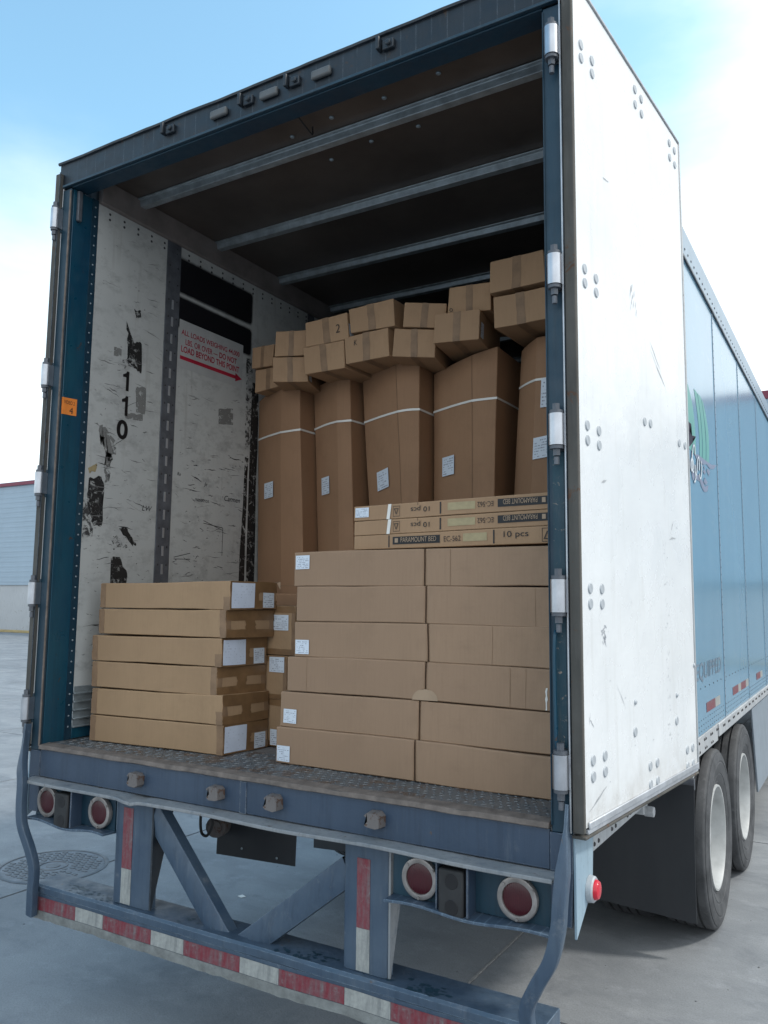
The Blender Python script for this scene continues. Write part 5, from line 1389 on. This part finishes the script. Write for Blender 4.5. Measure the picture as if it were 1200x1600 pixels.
for k, (V, zs) in enumerate(Ts):
    V = [(a, b, c, d+.022) for a, b, c, d in V]
    n = len(V); lv = 14
    cen = Vector((sum(v[1] for v in V)/n, 1.6, 1.21)); seed = k*7.3
    def tp_(i, z, off=0., fr=0., V=V):
        a = V[i % n]; b = V[(i+1) % n]
        def xy(v): t = (z-1.21)/(v[3]-1.21); return Vector((v[1]+(v[0]-v[1])*t, v[2], z))
        p = xy(a)*(1-fr)+xy(b)*fr; d = (xy(b)-xy(a)); nn = Vector((d.y, -d.x, 0)).normalized()
        return p+nn*(off+.006*math.sin(PI*fr))+noise.noise_vector(Vector((p.x*3+seed, p.y*3, z*2)))*.0045
    bm = NB(); rows = []
    sub = 4
    for j in range(lv+1):
        row = []
        for i in range(n):
            for f in range(sub):
                fr = f/sub; zt = V[i][3]*(1-fr)+V[(i+1) % n][3]*fr; z = 1.21+(zt-1.21)*j/lv
                row.append(bm.verts.new(tp_(i, z, 0, fr)))
        rows.append(row)
    m_ = n*sub
    for j in range(lv):
        for i in range(m_): bm.faces.new((rows[j][i], rows[j][(i+1) % m_], rows[j+1][(i+1) % m_], rows[j+1][i]))
    for ring in (rows[0][::-1], rows[-1]):
        c_ = bm.verts.new(sum((v.co for v in ring), Vector())/m_)
        for i in range(m_): bm.faces.new((ring[i], ring[(i+1) % m_], c_))
    T = finish(bm, 'tall_carton', 'card_tall', None, cen, bevel=.004, angle=10); tag(T, Tl[k], 'cardboard box', 'tall strapped cartons in a row')
    # strap
    bm = NB(); hh = .006; prev = None
    zz_ = lambda i, fr: zs+.004*noise.noise(Vector((i+fr, k, 0)))
    for i in range(4):
        for f in range(4):
            fr = f/4; z = zz_(i, fr)
            cur = (bm.verts.new(tp_(i, z-hh, .004, fr)), bm.verts.new(tp_(i, z+hh, .004, fr)))
            if prev: bm.faces.new((prev[0], cur[0], cur[1], prev[1]))
            prev = cur
    finish(bm, 'white_strap', 'strap', T, cen, smooth=False)
    def tlabel(i, f0, f1, z0, z1, sk=0, mat='label'):
        bm = NB(); uv = bm.loops.layers.uv.new('UVMap')
        q = [bm.verts.new(tp_(i, z0-sk, .008, f0)), bm.verts.new(tp_(i, z0+sk, .008, f1)), bm.verts.new(tp_(i, z1+sk, .008, f1)), bm.verts.new(tp_(i, z1-sk, .008, f0))]
        f = bm.faces.new(q)
        for l, c_ in zip(f.loops, ((0, 0), (1, 0), (1, 1), (0, 1))): l[uv].uv = c_
        finish(bm, 'shipping_label', mat, T, cen, smooth=False)
    if k == 4:
        tlabel(1, .02, .50, 2.62, 2.73, .004); tlabel(1, .20, .60, 2.88, 3.03, .0)
    else:
        f0, f1, z0, z1 = Tlab[k]; tlabel(0, f0, f1, z0, z1, .008 if k == 2 else .002)
    # horizontal board crease
    if k in (2, 3):
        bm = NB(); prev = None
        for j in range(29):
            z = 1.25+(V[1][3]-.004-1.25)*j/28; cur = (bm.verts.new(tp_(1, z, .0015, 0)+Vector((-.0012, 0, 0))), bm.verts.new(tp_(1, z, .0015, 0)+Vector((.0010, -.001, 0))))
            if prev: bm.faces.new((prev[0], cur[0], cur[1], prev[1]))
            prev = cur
        finish(bm, 'corner_seam', 'seam_shadow', T, cen, smooth=False)  # shade at the corner fold drawn as a thin dark line
    for zc in (1.98, ) if k == 0 else ():
        bm = NB(); prev = None
        for i in (0, 1):
            for f in range(4):
                fr = f/4; cur = (bm.verts.new(tp_(i, zc, .0015, fr)), bm.verts.new(tp_(i, zc+.003, .0015, fr)))
                if prev: bm.faces.new((prev[0], cur[0], cur[1], prev[1]))
                prev = cur
        finish(bm, 'crease', 'tape_dull', T, cen, smooth=False)

# --- small cartons on top of the tall ones: front corners bl, br, tl, tr
Ss = {'0': [(-1.130, 1.30, 3.343), (-.968, 1.30, 3.338), (-1.128, 1.30, 3.478), (-.958, 1.30, 3.478)],
 '0b': [(-1.112, 1.31, 3.185), (-.900, 1.31, 3.205), (-1.112, 1.31, 3.330), (-.900, 1.31, 3.332)],
 '1': [(-.834, 1.15, 3.338), (-.640, 1.22, 3.338), (-.827, 1.15, 3.490), (-.645, 1.22, 3.492)],
 '2': [(-.848, 1.15, 3.182), (-.635, 1.22, 3.172), (-.849, 1.15, 3.334), (-.650, 1.22, 3.328)],
 '3': [(-.605, 1.15, 3.357), (-.306, 1.15, 3.362), (-.615, 1.15, 3.505), (-.322, 1.15, 3.516)],
 '4': [(-.606, 1.15, 3.192), (-.331, 1.15, 3.196), (-.624, 1.15, 3.352), (-.340, 1.15, 3.357)],
 '5': [(-.294, 1.15, 3.388), (-.010, 1.15, 3.386), (-.310, 1.15, 3.530), (-.020, 1.15, 3.542)],
 '6': [(-.322, 1.15, 3.214), (-.040, 1.15, 3.220), (-.335, 1.15, 3.372), (-.050, 1.15, 3.384)],
 '7': [(.040, 1.15, 3.372), (.262, 1.22, 3.352), (.055, 1.15, 3.505), (.272, 1.22, 3.486)],
 '8': [(-.028, 1.15, 3.216), (.212, 1.20, 3.185), (-.013, 1.15, 3.372), (.220, 1.20, 3.340)],
 '9': [(.296, 1.18, 3.410), (.530, 1.22, 3.400), (.306, 1.18, 3.548), (.525, 1.22, 3.555)],
 '10': [(.244, 1.12, 3.237), (.486, 1.16, 3.232), (.256, 1.12, 3.393), (.494, 1.16, 3.392)],
 '11': [(.549, 1.15, 3.461), (.847, 1.15, 3.466), (.553, 1.15, 3.627), (.835, 1.15, 3.632)],
 '12': [(.571, 1.15, 3.272), (.865, 1.15, 3.276), (.568, 1.15, 3.434), (.860, 1.15, 3.440)]}
Sl = {'0': 'small carton farthest left on top of the tall row, touching the wall', '0b': 'small creased carton at the far left, wedged below the one touching the wall', '1': 'small upper carton second from the left, squarish front with dull tape',
 '2': 'small lower carton second from the left, resting on the first tall carton', '3': 'small upper carton with a penned 2 on its front', '4': 'small lower carton under the one with the penned 2, tilted forward',
 '5': 'small upper carton raised highest on the left half of the row', '6': 'small lower carton jutting out above the middle tall carton', '7': 'small upper carton sloping down to the right, set between two higher ones',
 '8': 'small lower carton turned slightly, above the middle and fourth tall cartons', '9': 'small upper carton standing behind the one with the side label', '10': 'small lower carton with a white label on its right side',
 '11': 'topmost small carton at the right, under the roof bow beside the post', '12': 'small carton below the topmost one at the right, underside showing'}
for key, (bl, br, tl, tr) in Ss.items():
    bl, br, tl, tr = map(Vector, (bl, br, tl, tr))
    d = (br-bl).normalized(); dep = Vector((-d.y, d.x, 0)).normalized()*(.46 if key not in ('0', '0b') else .40)
    dep.z = {'6': .02, '4': .015, '12': .02, '10': .01}.get(key, .006)
    c = [bl, br, br+dep, bl+dep, tl, tr, tr+dep, tl+dep]
    K = Carton('small_carton', c, 'card_small', Sl[key], 'small cartons lying on the tall row', .0045, bev=.004)
    K.patch('front', .42, .58, .0, 1.0, 'tape_dull', 'packing_tape', skew=random.uniform(-.03, .03), rag=.008, n=5)
    K.patch('bottom', .42, .58, .0, 1.0, 'tape_dull', 'packing_tape', rag=.004, n=5)
    if key == '10': K.patch('right', .05, .16, .12, .62, 'label', 'shipping_label', off=.003)
    if key == '2': K.patch('right', .03, .14, .08, .35, 'label', 'shipping_label', off=.003)
    if key == '3': K.txt('front', '2', .72, .30, .028, .05, 'ink_brown'); K.patch('right', .02, .12, .1, .6, 'label', 'shipping_label', off=.003)
    if key == '6': K.txt('front', 'K', .22, .62, .02, .03, 'ink_brown')
    if key == '9': K.txt('front', 'o', .05, .03, .018, .02, 'ink')
